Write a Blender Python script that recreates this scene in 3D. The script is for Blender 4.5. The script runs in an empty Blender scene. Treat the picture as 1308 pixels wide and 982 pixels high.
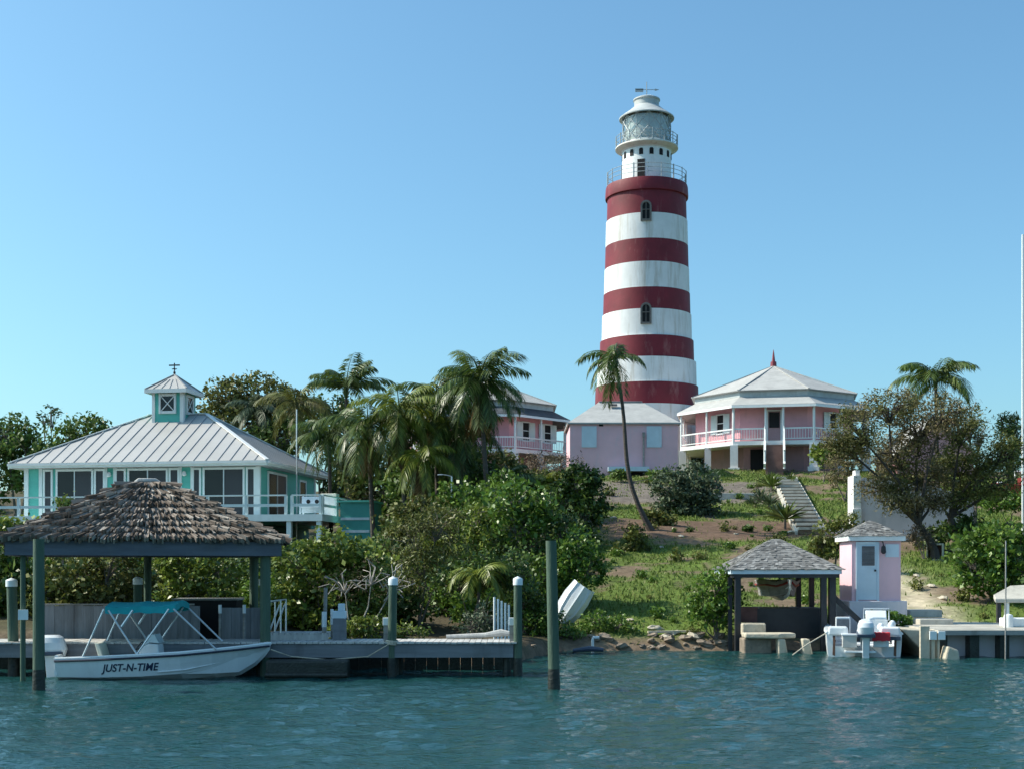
import bpy, math, random
import numpy as np
from mathutils import Vector, Matrix

R = math.radians
scene = bpy.context.scene
col = scene.collection

# ------------------------------------------------------------------ camera, sky, sun, exposure
F, CX, HY, CH = 1700.0, 654.0, 728.0, 2.47        # focal length and horizon in photo pixels, eye height
cam_d = bpy.data.cameras.new("camera"); cam = bpy.data.objects.new("camera", cam_d); col.objects.link(cam)
cam.location = (0, 0, CH); cam.rotation_euler = (R(90), 0, 0)
cam_d.sensor_width = 36.0; cam_d.lens = 36.0 * F / 1308.0
cam_d.shift_y = (HY - 491.0) / 1308.0
cam_d.clip_start = 0.1; cam_d.clip_end = 20000
scene.camera = cam

SUN_EL, SUN_AZ = R(42), R(-83)                      # azimuth from +Y towards +X
sun_dir = Vector((math.sin(SUN_AZ) * math.cos(SUN_EL), math.cos(SUN_AZ) * math.cos(SUN_EL), math.sin(SUN_EL)))
world = bpy.data.worlds.new("World"); scene.world = world; world.use_nodes = True
nt = world.node_tree; nt.nodes.clear()
sky = nt.nodes.new("ShaderNodeTexSky"); sky.sky_type = 'NISHITA'; sky.sun_disc = False
sky.sun_elevation = SUN_EL; sky.sun_rotation = SUN_AZ; sky.altitude = 0
sky.air_density = 1.0; sky.dust_density = 2.0; sky.ozone_density = 1.0
bg = nt.nodes.new("ShaderNodeBackground"); bg.inputs[1].default_value = 0.127
wo = nt.nodes.new("ShaderNodeOutputWorld")
tint = nt.nodes.new("ShaderNodeMix"); tint.data_type = 'RGBA'; tint.blend_type = 'MULTIPLY'; tint.inputs['Factor'].default_value = 1.0
tint.inputs['B'].default_value = (.55, .84, .91, 1)
nt.links.new(sky.outputs[0], tint.inputs['A']); nt.links.new(tint.outputs['Result'], bg.inputs[0]); nt.links.new(bg.outputs[0], wo.inputs[0])
sl = bpy.data.lights.new("sun", 'SUN'); sl.energy = 3.6; sl.angle = R(0.5); sl.color = (1.0, 0.93, 0.80)
so = bpy.data.objects.new("sun", sl); col.objects.link(so)
so.rotation_euler = sun_dir.to_track_quat('Z', 'Y').to_euler(); so.location = (-60, 20, 60)
scene.view_settings.view_transform = 'Standard'; scene.view_settings.look = 'None'
scene.view_settings.gamma = 1.0; scene.view_settings.use_curve_mapping = False
scene.view_settings.exposure = 0.80

# ------------------------------------------------------------------ helpers
def P(px, py, Y): return Vector(((px - CX) * Y / F, Y, CH + (HY - py) * Y / F))
def PX(px, Y): return (px - CX) * Y / F
def PZ(py, Y): return CH + (HY - py) * Y / F
def sstep(a, b, x):
    t = np.clip((np.asarray(x, float) - a) / (b - a), 0, 1); return t * t * (3 - 2 * t)

class MB:
    def __init__(s): s.v = []; s.f = []; s.m = []
    def add(s, vs, fs, mat=0):
        b = len(s.v); s.v.extend([tuple(p) for p in vs])
        for f in fs: s.f.append([i + b for i in f]); s.m.append(mat)
        return s
    def bx(s, x0, x1, y0, y1, z0, z1, mat=0):
        return s.add([(x0,y0,z0),(x1,y0,z0),(x1,y1,z0),(x0,y1,z0),(x0,y0,z1),(x1,y0,z1),(x1,y1,z1),(x0,y1,z1)],
                     [(0,3,2,1),(4,5,6,7),(0,1,5,4),(1,2,6,5),(2,3,7,6),(3,0,4,7)], mat)
    def obox(s, c, ax, ay, az, sx, sy, sz, mat=0):
        c = Vector(c); ax = Vector(ax).normalized(); ay = Vector(ay).normalized(); az = Vector(az).normalized()
        vs = []
        for k in (-.5, .5):
            for i, j in ((-.5,-.5),(.5,-.5),(.5,.5),(-.5,.5)):
                vs.append(c + ax*sx*i + ay*sy*j + az*sz*k)
        return s.add(vs, [(0,3,2,1),(4,5,6,7),(0,1,5,4),(1,2,6,5),(2,3,7,6),(3,0,4,7)], mat)
    def bar(s, p0, p1, w, h=None, mat=0, up=(0,0,1)):
        p0 = Vector(p0); p1 = Vector(p1); h = h or w
        d = p1 - p0; L = d.length; d.normalize(); up = Vector(up)
        if abs(d.dot(up)) > .98: up = Vector((0,1,0))
        a = d.cross(up).normalized(); b = a.cross(d).normalized()
        return s.obox((p0+p1)/2, d, a, b, L, w, h, mat)
    def tube(s, pts, r, n=8, mat=0, cap=True):
        pts = [Vector(p) for p in pts]; m = len(pts)
        rs = r if isinstance(r, (list, tuple)) else [r]*m
        vs = []; prev = None
        for i in range(m):
            d = (pts[min(i+1,m-1)] - pts[max(i-1,0)]).normalized()
            if prev is None:
                a = d.cross(Vector((0,0,1)) if abs(d.z) < .9 else Vector((1,0,0))).normalized()
            else:
                a = (prev - d*prev.dot(d)).normalized()
            prev = a; b = d.cross(a)
            for k in range(n):
                t = 2*math.pi*k/n
                vs.append(pts[i] + (a*math.cos(t) + b*math.sin(t))*rs[i])
        fs = []
        for i in range(m-1):
            for k in range(n):
                fs.append((i*n+k, i*n+(k+1)%n, (i+1)*n+(k+1)%n, (i+1)*n+k))
        if cap:
            fs.append(tuple(reversed(range(n)))); fs.append(tuple(range((m-1)*n, m*n)))
        return s.add(vs, fs, mat)
    def lathe(s, prof, n=48, c=(0,0,0), mats=None, ph=0):
        vs = []; fs = []; b = len(s.v)
        for (r, z) in prof:
            for k in range(n):
                t = 2*math.pi*(k)/n + ph
                vs.append((c[0]+r*math.cos(t), c[1]+r*math.sin(t), c[2]+z))
        s.v.extend(vs)
        for i in range(len(prof)-1):
            for k in range(n):
                s.f.append([b+i*n+k, b+i*n+(k+1)%n, b+(i+1)*n+(k+1)%n, b+(i+1)*n+k])
                s.m.append(mats[i] if mats else 0)
        return s
    def prism(s, poly, vec, mat=0):
        n = len(poly); vec = Vector(vec); a = [Vector(p) for p in poly]
        vs = a + [p + vec for p in a]
        fs = [tuple(range(n)), tuple(reversed(range(n, 2*n)))]
        fs += [(i, i+n, (i+1)%n+n, (i+1)%n) for i in range(n)]
        return s.add(vs, fs, mat)
    def ball(s, c, rx, ry, rz, seed=0, jit=0.0, nu=10, nv=7, mat=0):
        rnd = random.Random(seed); vs = [(c[0], c[1], c[2]-rz)]
        for j in range(1, nv):
            t = math.pi*j/nv - math.pi/2
            for i in range(nu):
                a = 2*math.pi*i/nu; q = 1 + rnd.uniform(-jit, jit)
                vs.append((c[0]+rx*q*math.cos(t)*math.cos(a), c[1]+ry*q*math.cos(t)*math.sin(a), c[2]+rz*q*math.sin(t)))
        vs.append((c[0], c[1], c[2]+rz)); N = len(vs)-1; fs = []
        for i in range(nu): fs.append((0, 1+(i+1)%nu, 1+i))
        for j in range(nv-2):
            for i in range(nu):
                a = 1+j*nu; fs.append((a+i, a+(i+1)%nu, a+nu+(i+1)%nu, a+nu+i))
        a = 1+(nv-2)*nu
        for i in range(nu): fs.append((a+i, a+(i+1)%nu, N))
        return s.add(vs, fs, mat)
    def build(s, name, mats, parent=None, world=False, origin=None, smooth=False, bevel=0):
        if not isinstance(mats, (list, tuple)): mats = [mats]
        vs = [Vector(p) for p in s.v]
        if world and parent is not None:
            inv = world_of(parent).inverted(); vs = [inv @ p for p in vs]
        if origin is not None:
            og = Vector(origin); vs = [p - og for p in vs]
        me = bpy.data.meshes.new(name)
        me.from_pydata([tuple(p) for p in vs], [], s.f)
        for m in mats: me.materials.append(m)
        if len(mats) > 1: me.polygons.foreach_set('material_index', s.m)
        if smooth: me.polygons.foreach_set('use_smooth', [True]*len(me.polygons))
        me.update()
        o = bpy.data.objects.new(name, me); col.objects.link(o)
        if parent is not None: o.parent = parent
        if origin is not None: o.location = origin
        if bevel:
            b = o.modifiers.new("bevel", 'BEVEL'); b.width = bevel; b.segments = 2; b.limit_method = 'ANGLE'; b.angle_limit = R(40)
        if smooth:
            try: me.set_sharp_from_angle(angle=R(35))
            except Exception: pass
        return o

def world_of(o):
    M = Matrix.LocRotScale(o.location, o.rotation_euler, o.scale)
    return world_of(o.parent) @ M if o.parent else M

def tag(o, label, cat=None, group=None, kind=None):
    if label: o["label"] = label
    if cat: o["category"] = cat
    if group: o["group"] = group
    if kind: o["kind"] = kind
    return o

def thing(name, label, cat, loc, rz=0, group=None):
    o = bpy.data.objects.new(name, None); col.objects.link(o)
    o.empty_display_size = .2; o.location = loc; o.rotation_euler = (0, 0, rz)
    return tag(o, label, cat, group)

def copy_tree(o, parent=None):
    c = o.copy(); col.objects.link(c); c.parent = parent
    for ch in list(o.children): copy_tree(ch, c)
    return c

# ------------------------------------------------------------------ materials
def newmat(name):
    m = bpy.data.materials.new(name); m.use_nodes = True
    n = m.node_tree.nodes; l = m.node_tree.links
    return m, n, l, n["Principled BSDF"]

def pmat(name, c, rough=.6, var=.18, scale=2.0, c2=None, stretch=(1,1,1), bump=0, bscale=25, metal=0, stain=None, stain_amt=.5, stain_scale=(1,1,.25), spec=.4, stain_lo=.52, stain_hi=.72):
    m, n, l, bsdf = newmat(name)
    tc = n.new("ShaderNodeTexCoord"); mp = n.new("ShaderNodeMapping"); mp.inputs['Scale'].default_value = stretch
    l.new(tc.outputs['Object'], mp.inputs[0])
    nz = n.new("ShaderNodeTexNoise"); nz.inputs['Scale'].default_value = scale; nz.inputs['Detail'].default_value = 6; nz.inputs['Roughness'].default_value = .62
    l.new(mp.outputs[0], nz.inputs['Vector'])
    rp = n.new("ShaderNodeValToRGB")
    a = [max(0, x*(1-var)) for x in c]; b = [min(1, x*(1+var)) for x in (c2 or c)]
    if c2: a = list(c)
    rp.color_ramp.elements[0].position = .3; rp.color_ramp.elements[1].position = .7
    rp.color_ramp.elements[0].color = (*a, 1); rp.color_ramp.elements[1].color = (*b, 1)
    l.new(nz.outputs['Fac'], rp.inputs[0]); out = rp.outputs[0]
    if stain:
        mp2 = n.new("ShaderNodeMapping"); mp2.inputs['Scale'].default_value = stain_scale; l.new(tc.outputs['Object'], mp2.inputs[0])
        n2 = n.new("ShaderNodeTexNoise"); n2.inputs['Scale'].default_value = 1.6; n2.inputs['Detail'].default_value = 8; n2.inputs['Roughness'].default_value = .68
        l.new(mp2.outputs[0], n2.inputs['Vector'])
        mr = n.new("ShaderNodeMapRange"); mr.inputs[1].default_value = stain_lo; mr.inputs[2].default_value = stain_hi; mr.inputs[4].default_value = stain_amt
        l.new(n2.outputs['Fac'], mr.inputs[0])
        mx = n.new("ShaderNodeMix"); mx.data_type = 'RGBA'; mx.inputs['B'].default_value = (*stain, 1)
        l.new(mr.outputs[0], mx.inputs['Factor']); l.new(out, mx.inputs['A']); out = mx.outputs['Result']
    l.new(out, bsdf.inputs['Base Color'])
    bsdf.inputs['Roughness'].default_value = rough; bsdf.inputs['Metallic'].default_value = metal
    bsdf.inputs['Specular IOR Level'].default_value = spec
    if bump:
        n3 = n.new("ShaderNodeTexNoise"); n3.inputs['Scale'].default_value = bscale; n3.inputs['Detail'].default_value = 5
        l.new(mp.outputs[0], n3.inputs['Vector'])
        bp = n.new("ShaderNodeBump"); bp.inputs['Strength'].default_value = bump; bp.inputs['Distance'].default_value = .05
        l.new(n3.outputs['Fac'], bp.inputs['Height']); l.new(bp.outputs[0], bsdf.inputs['Normal'])
    return m

def islandmat(name, cols, rough=.6, trans=0.0, spec=.3, nscale=.7, namt=.35, tint=None):
    """colour differs leaf by leaf (or shake by shake), with broad patches of a second tone"""
    m, n, l, bsdf = newmat(name)
    g = n.new("ShaderNodeNewGeometry"); rp = n.new("ShaderNodeValToRGB"); e = rp.color_ramp.elements
    while len(e) < len(cols): e.new(.5)
    for i, c in enumerate(cols):
        e[i].position = i/(len(cols)-1) if len(cols) > 1 else 0; e[i].color = (*c, 1)
    l.new(g.outputs['Random Per Island'], rp.inputs[0]); out = rp.outputs[0]
    if tint:
        tc = n.new("ShaderNodeTexCoord"); nz = n.new("ShaderNodeTexNoise"); nz.inputs['Scale'].default_value = nscale; nz.inputs['Detail'].default_value = 3
        l.new(tc.outputs['Object'], nz.inputs['Vector'])
        mr = n.new("ShaderNodeMapRange"); mr.inputs[1].default_value = .42; mr.inputs[2].default_value = .68; mr.inputs[4].default_value = namt
        l.new(nz.outputs['Fac'], mr.inputs[0])
        mx = n.new("ShaderNodeMix"); mx.data_type = 'RGBA'; mx.inputs['B'].default_value = (*tint, 1)
        l.new(mr.outputs[0], mx.inputs['Factor']); l.new(out, mx.inputs['A']); out = mx.outputs['Result']
    l.new(out, bsdf.inputs['Base Color']); bsdf.inputs['Roughness'].default_value = rough
    bsdf.inputs['Specular IOR Level'].default_value = spec
    if trans:
        t = n.new("ShaderNodeBsdfTranslucent"); l.new(out, t.inputs[0])
        ms = n.new("ShaderNodeMixShader"); ms.inputs[0].default_value = trans
        l.new(bsdf.outputs[0], ms.inputs[1]); l.new(t.outputs[0], ms.inputs[2])
        l.new(ms.outputs[0], n["Material Output"].inputs[0])
    return m

def glassmat(name, c, rough=.05, spec=.5):
    m, n, l, b = newmat(name); b.inputs['Base Color'].default_value = (*c, 1); b.inputs['Roughness'].default_value = rough
    b.inputs['Specular IOR Level'].default_value = spec; return m

M = {}
M['tower_white'] = pmat('tower_white', (.72,.72,.72), .7, .08, .8, stain=(.38,.31,.23), stain_amt=.75, stain_scale=(1.3,1.3,.14), stain_lo=.50, stain_hi=.74, bump=.15, bscale=6)
M['tower_red'] = pmat('tower_red', (.165,.012,.023), .62, .22, .7, stain=(.34,.16,.15), stain_amt=.6, stain_scale=(1.2,1.2,.3), bump=.15, bscale=6, stain_lo=.56, stain_hi=.76)
M['white'] = pmat('white_paint', (.76,.78,.78), .5, .06, 1.5, stain=(.42,.40,.36), stain_amt=.35)
M['gallery'] = pmat('gallery_paint', (.66,.64,.58), .6, .12, 1.5, stain=(.34,.22,.14), stain_amt=.6)
M['dome'] = pmat('lantern_dome_paint', (.47,.49,.49), .55, .1, 1.5, stain=(.33,.3,.25), stain_amt=.5)
M['band'] = pmat('roof_band', (.44,.47,.47), .7, .12, 1.5, stain=(.25,.25,.24), stain_amt=.5)
M['curtain'] = pmat('curtain', (.62,.64,.60), .8, .12, 1.2)
M['lattice'] = pmat('lattice', (.36,.40,.42), .5, .1, 2)
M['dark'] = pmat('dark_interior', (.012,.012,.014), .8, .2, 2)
M['stone'] = pmat('window_stone', (.17,.15,.14), .8, .25, 4)
M['pink'] = pmat('pink_wall', (.70,.345,.38), .75, .07, .9, stain=(.50,.27,.27), stain_amt=.45, stain_scale=(1,1,.4))
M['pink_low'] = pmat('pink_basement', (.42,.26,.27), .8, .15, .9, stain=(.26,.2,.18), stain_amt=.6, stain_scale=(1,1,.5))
M['lilac'] = pmat('lilac_pink_wall', (.75,.455,.50), .75, .07, .8, stain=(.55,.48,.52), stain_amt=.5, stain_scale=(1,1,.5))
M['pale_blue'] = pmat('pale_blue_paint', (.56,.66,.74), .6, .07, 2, stain=(.45,.45,.43), stain_amt=.3)
M['shingle'] = pmat('pale_shingle', (.40,.395,.385), .8, .12, 1.2, stain=(.27,.27,.27), stain_amt=.6, stain_scale=(1.2,1.2,2.5), bump=.3, bscale=9, stretch=(1,1,2.2))
M['shingle_dark'] = pmat('dark_shingle', (.055,.062,.075), .8, .3, 1.6, stain=(.2,.2,.2), stain_amt=.4)
M['finial_red'] = pmat('finial_red', (.22,.035,.05), .5, .15, 3)
M['metal_roof'] = pmat('metal_roof', (.42,.405,.39), .45, .07, .5, stain=(.36,.35,.34), stain_amt=.35, stain_scale=(.8,.8,.3), spec=.35)
M['seam'] = pmat('roof_seam', (.36,.36,.37), .45, .1, 1)
M['ridge_white'] = pmat('ridge_white', (.74,.74,.72), .4, .05, 1)
M['teal'] = pmat('teal_wall', (.10,.44,.37), .6, .07, 1, stain=(.09,.33,.30), stain_amt=.4, bump=.1, bscale=3, stretch=(.3,.3,6))
M['teal_dark'] = pmat('teal_shade_lower_wall', (.06,.30,.28), .65, .12, 1)  # wall teal with the under-deck shade put into the colour; shed reuses it
M['trim'] = pmat('house_trim', (.66,.74,.74), .5, .06, 2, stain=(.45,.48,.47), stain_amt=.3)
M['glass'] = glassmat('window_glass', (.02,.025,.03), .12, .3)
M['glass_screen'] = glassmat('screened_glass', (.05,.054,.06), .4, .25)
M['frame_metal'] = pmat('frame_metal', (.55,.57,.58), .35, .05, 3, metal=.6)
M['wood_grey'] = pmat('weathered_wood', (.29,.28,.265), .85, .3, 1.3, stretch=(.5,6,6), stain=(.1,.09,.08), stain_amt=.5, bump=.3, bscale=10)
M['wood_wall'] = pmat('weathered_board_wall', (.22,.23,.25), .85, .25, 1.1, stretch=(7,7,.5), stain=(.09,.085,.085), stain_amt=.6, bump=.25, bscale=9)
M['deck_pale'] = pmat('sunbleached_deck', (.46,.45,.43), .85, .2, 1.2, stretch=(7,.6,1), bump=.2, bscale=8)
M['fascia_blue'] = pmat('dock_fascia', (.17,.18,.20), .8, .25, 1.2, stretch=(.5,5,5), stain=(.06,.06,.06), stain_amt=.5)
M['beam'] = pmat('boathouse_beam', (.11,.12,.15), .7, .25, 1.2, stretch=(.6,.6,5), stain=(.2,.19,.18), stain_amt=.3)
M['pile'] = pmat('green_treated_pile', (.070,.112,.08), .85, .25, 1.6, stretch=(4,4,.5), stain=(.15,.15,.11), stain_amt=.6, bump=.35, bscale=10, stain_scale=(3,3,.3))
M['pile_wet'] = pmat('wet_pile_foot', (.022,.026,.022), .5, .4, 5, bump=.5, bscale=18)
M['cap'] = pmat('pile_cap', (.72,.76,.78), .45, .05, 3)
M['pvc'] = pmat('white_pvc', (.74,.76,.76), .4, .08, 3, stain=(.4,.4,.36), stain_amt=.3)
M['gel'] = pmat('white_gelcoat', (.74,.77,.79), .25, .04, 1.5, stain=(.48,.47,.42), stain_amt=.35, spec=.5)
M['gel_blue'] = pmat('pale_hull', (.70,.745,.77), .3, .05, 1.2, stain=(.42,.45,.45), stain_amt=.35, spec=.5)
M['rub'] = pmat('dark_rub_rail', (.03,.035,.06), .5, .1, 3)
M['navy'] = pmat('navy_lettering', (.02,.03,.07), .5, .05, 3)
M['canvas'] = pmat('turquoise_canvas', (.015,.33,.37), .8, .15, 3, bump=.2, bscale=12)
M['alu'] = pmat('aluminium_tube', (.62,.64,.66), .35, .06, 4, metal=.5)
M['motor'] = pmat('motor_cowl', (.68,.72,.76), .3, .05, 3, spec=.5)
M['motor_dark'] = pmat('motor_dark', (.06,.075,.11), .4, .15, 3)
M['clear'] = glassmat('clear_screen', (.55,.65,.68), .1, .5)
M['seat'] = pmat('cream_vinyl', (.66,.65,.55), .5, .06, 3)
M['red'] = pmat('red_cloth', (.55,.03,.045), .8, .15, 4)
M['red_boat'] = pmat('red_hull', (.26,.03,.03), .5, .2, 2, stain=(.12,.03,.03), stain_amt=.5)
M['concrete'] = pmat('concrete', (.50,.47,.41), .9, .16, 1.2, stain=(.22,.20,.17), stain_amt=.6, stain_scale=(1,1,.6), bump=.25, bscale=8)
M['concrete_warm'] = pmat('old_coral_concrete', (.52,.46,.36), .9, .18, 1.5, stain=(.24,.19,.13), stain_amt=.7, stain_scale=(1.5,1.5,.8), bump=.4, bscale=9)
M['cistern'] = pmat('cistern_wall', (.68,.62,.65), .85, .12, .7, stain=(.40,.40,.44), stain_amt=.5, bump=.15, bscale=5)
M['lime'] = pmat('whitewash', (.78,.75,.73), .8, .1, 1.6, stain=(.45,.38,.35), stain_amt=.5, bump=.2, bscale=9)
M['shed_pink'] = pmat('shed_pink', (.74,.48,.53), .75, .06, 1.2, stain=(.55,.42,.47), stain_amt=.5)
M['rock'] = pmat('shore_rock', (.25,.20,.155), .95, .35, 2.5, stain=(.09,.075,.06), stain_amt=.7, stain_scale=(2,2,2), bump=.6, bscale=7)
M['rock_pale'] = pmat('pale_rubble', (.46,.41,.33), .95, .25, 3, stain=(.2,.16,.12), stain_amt=.6, stain_scale=(2,2,2), bump=.5, bscale=8)
M['iron'] = pmat('dark_iron', (.03,.03,.035), .5, .2, 4)
M['bark'] = pmat('grey_bark', (.16,.135,.115), .95, .3, 3, stretch=(2,2,.6), bump=.6, bscale=9)
M['bark_dark'] = pmat('dark_bark', (.065,.052,.045), .95, .3, 3, stretch=(2,2,.6), bump=.6, bscale=9)
M['bark_pale'] = pmat('bleached_branch', (.36,.33,.30), .9, .25, 3, stretch=(2,2,.6))
M['palm_bark'] = pmat('palm_trunk', (.085,.07,.06), .95, .25, 3, stretch=(1,1,7), bump=.6, bscale=3)
M['shake'] = islandmat('weathered_shakes', [(.095,.075,.06),(.16,.13,.108),(.235,.195,.165),(.32,.275,.24),(.47,.43,.385)], .95, 0, .1, nscale=1.1, namt=.5, tint=(.085,.066,.055))
M['shake_grey'] = islandmat('grey_shingles', [(.12,.118,.115),(.16,.157,.155),(.20,.197,.193),(.25,.246,.24),(.38,.37,.36)], .95, 0, .1, nscale=1.1, namt=.4, tint=(.12,.115,.11))
M['leaf_grape'] = islandmat('sea_grape_leaves', [(.07,.115,.016),(.13,.19,.028),(.21,.27,.045),(.34,.38,.09)], .4, .28, .45, tint=(.05,.085,.02), namt=.5)
M['leaf_bright'] = islandmat('bright_green_leaves', [(.045,.105,.012),(.085,.17,.02),(.14,.24,.033),(.23,.34,.07)], .4, .32, .45, tint=(.05,.085,.015), namt=.6)
M['leaf_dark'] = islandmat('dark_green_leaves', [(.026,.055,.012),(.052,.098,.018),(.09,.15,.026),(.165,.225,.05)], .45, .22, .4, tint=(.022,.04,.013), namt=.5)
M['leaf_olive'] = islandmat('olive_leaves', [(.055,.075,.018),(.105,.125,.026),(.165,.185,.04),(.28,.28,.09)], .5, .22, .3, tint=(.085,.065,.03), namt=.6)
M['leaf_silver'] = islandmat('silver_green_leaves', [(.05,.075,.04),(.08,.11,.06),(.12,.16,.09),(.2,.24,.15)], .5, .2, .35, tint=(.03,.055,.025), namt=.6)
M['leaf_brown'] = islandmat('brown_needles', [(.085,.075,.028),(.16,.13,.055),(.24,.19,.10),(.36,.30,.20)], .7, .22, .2, tint=(.085,.105,.022), namt=.8, nscale=.5)
M['leaf_dry'] = islandmat('dry_twigs', [(.12,.085,.06),(.17,.12,.085),(.24,.18,.13)], .8, .1, .2, tint=(.10,.10,.05), namt=.5)
M['frond'] = islandmat('palm_frond', [(.03,.06,.010),(.06,.105,.016),(.10,.155,.026),(.19,.23,.07)], .38, .25, .45, tint=(.06,.085,.018), namt=.5)
M['frond_yellow'] = islandmat('yellow_green_frond', [(.08,.12,.012),(.15,.19,.018),(.22,.26,.03),(.30,.31,.07)], .4, .3, .45, tint=(.05,.085,.015), namt=.5)
M['leaf_mid'] = islandmat('mid_green_leaves', [(.04,.085,.016),(.075,.135,.024),(.12,.19,.035),(.2,.26,.07)], .45, .3, .4, tint=(.04,.075,.015), namt=.5)
M['frond_dead'] = islandmat('dead_frond', [(.10,.06,.025),(.17,.10,.04),(.24,.15,.06),(.30,.21,.10)], .8, .2, .2)
M['blade'] = islandmat('grass_blades', [(.075,.12,.02),(.115,.17,.032),(.16,.21,.048),(.23,.235,.085)], .6, .25, .25)

# ------------------------------------------------------------------ ground
def vnoise(x, y, seed, scale):
    rs = np.random.RandomState(seed); T = rs.rand(128, 128)
    x = np.asarray(x, float)/scale; y = np.asarray(y, float)/scale
    xi = np.floor(x).astype(int); yi = np.floor(y).astype(int); fx = x-xi; fy = y-yi
    fx = fx*fx*(3-2*fx); fy = fy*fy*(3-2*fy)
    g = lambda a, b: T[a % 128, b % 128]
    return (g(xi,yi)*(1-fx)+g(xi+1,yi)*fx)*(1-fy)+(g(xi,yi+1)*(1-fx)+g(xi+1,yi+1)*fx)*fy
def fbm(x, y, seed, scale):
    return .55*vnoise(x,y,seed,scale)+.3*vnoise(x,y,seed+1,scale/2.2)+.15*vnoise(x,y,seed+2,scale/4.7)

def shore(x):
    x = np.asarray(x, float)
    return 34.3 + 6.3*sstep(-.6, 1.7, x) + .9*(vnoise(x, x*0, 5, 2.3)-.5) - 1.0*sstep(30, 60, np.abs(x))
def hgt(x, y):
    x = np.asarray(x, float); y = np.asarray(y, float)
    s = sstep(-10, -1.5, x); d = y - shore(x)
    k = sstep(-1.6, 1.1, d)
    hl = -1.3 + 2.25*k + .052*np.clip(y-36,0,34) + .17*np.clip(y-70,0,36)
    hr = -1.3 + 1.7*k + .19*np.clip(y-41.6,0,44.5)
    h = hl*(1-s) + hr*s
    h = h - .12*np.clip(y-118,0,200)
    h = h + (fbm(x,y,11,3.2)-.5)*.35*sstep(.5,3,d) + (vnoise(x,y,31,.7)-.5)*.10*sstep(-.5,1.5,d)
    return h
def H(x, y): return float(hgt(x, y))

def axis(segs):
    out = []
    for a, b, st in segs: out += list(np.arange(a, b, st))
    return np.array(out + [segs[-1][1]])
gx = axis([(-400,-60,20),(-60,-24,1.5),(-24,30,.3),(30,60,1.5),(60,400,20)])
gy = axis([(24,32,1.0),(32,90,.3),(90,130,1.5),(130,420,20)])
GX, GY = np.meshgrid(gx, gy); GZ = hgt(GX, GY)
nx, ny = len(gx), len(gy)
me = bpy.data.meshes.new("ground")
idx = np.arange(nx*ny).reshape(ny, nx)
fa = np.stack([idx[:-1,:-1], idx[:-1,1:], idx[1:,1:], idx[1:,:-1]], -1).reshape(-1, 4)
me.from_pydata(np.stack([GX,GY,GZ],-1).reshape(-1,3).tolist(), [], fa.tolist())
me.polygons.foreach_set('use_smooth', [True]*len(me.polygons))
# ground cover: grass, bare brown beds, sand, stony rim
def cover(x, y):
    n1 = fbm(x, y, 41, 2.6); n2 = fbm(x, y, 51, .9); d = y - shore(x)
    grass = sstep(.33, .46, n1 + (n2-.5)*.5)
    bed = sstep(59.2,60.2,y+1.6*(n2-.5))*(1-sstep(65.0,66.4,y+1.6*(n2-.5)))*sstep(3,5,x)*(1-sstep(15,17,x))
    bed2 = sstep(71,72.5,y+2*(n2-.5))*(1-sstep(80,82,y))*sstep(2,4,x)*(1-sstep(14.5,16,x))*sstep(.40,.5,1-n1*.6)
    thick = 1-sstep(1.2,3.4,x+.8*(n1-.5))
    sand = sstep(11.9,12.6,x-(y-43)*.10+1.2*(n2-.5))*(1-sstep(14.2,15.6,x-(y-43)*.06+1.8*(n2-.5)))*(1-sstep(52.5,56,y+2*(n1-.5)))
    rim = 1-sstep(.45,1.2,d+.7*(n2-.5))
    return grass, bed, bed2, thick, sand, rim, n2
g, b1, b2, th, sa, rim, n2 = cover(GX, GY)
def lerp(c, c2, f): return c*(1-f[...,None]) + np.array(c2)*f[...,None]
C = np.ones(GX.shape+(3,))*np.array((.17,.125,.085))
C = lerp(C, (.10,.145,.03), g); C = lerp(C, (.14,.092,.065), b1); C = lerp(C, (.16,.135,.115), b2)
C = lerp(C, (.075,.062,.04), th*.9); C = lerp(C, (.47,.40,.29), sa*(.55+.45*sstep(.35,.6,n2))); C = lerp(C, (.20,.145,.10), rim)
C *= (.8+.4*n2)[...,None]
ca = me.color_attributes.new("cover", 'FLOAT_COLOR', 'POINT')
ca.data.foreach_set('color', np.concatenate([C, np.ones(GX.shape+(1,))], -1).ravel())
m, n, l, bs = newmat("ground_cover")
at = n.new("ShaderNodeAttribute"); at.attribute_name = "cover"
nz = n.new("ShaderNodeTexNoise"); nz.inputs['Scale'].default_value = 3.5; nz.inputs['Detail'].default_value = 8; nz.inputs['Roughness'].default_value = .7
tc = n.new("ShaderNodeTexCoord"); l.new(tc.outputs['Object'], nz.inputs['Vector'])
mr = n.new("ShaderNodeMapRange"); mr.inputs[1].default_value = .3; mr.inputs[2].default_value = .7; mr.inputs[3].default_value = .6; mr.inputs[4].default_value = 1.4
l.new(nz.outputs['Fac'], mr.inputs[0])
mx = n.new("ShaderNodeMix"); mx.data_type = 'RGBA'; mx.blend_type = 'MULTIPLY'; mx.inputs['Factor'].default_value = 1
l.new(at.outputs['Color'], mx.inputs['A']); l.new(mr.outputs[0], mx.inputs['B']); l.new(mx.outputs['Result'], bs.inputs['Base Color'])
bs.inputs['Roughness'].default_value = .95; bs.inputs['Specular IOR Level'].default_value = .15
bp = n.new("ShaderNodeBump"); bp.inputs['Strength'].default_value = .6; bp.inputs['Distance'].default_value = .08
l.new(nz.outputs['Fac'], bp.inputs['Height']); l.new(bp.outputs[0], bs.inputs['Normal'])
me.materials.append(m)
ground = bpy.data.objects.new("ground", me); col.objects.link(ground)
tag(ground, "sloping ground of grass, bare brown earth and sand", kind="structure")

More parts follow.
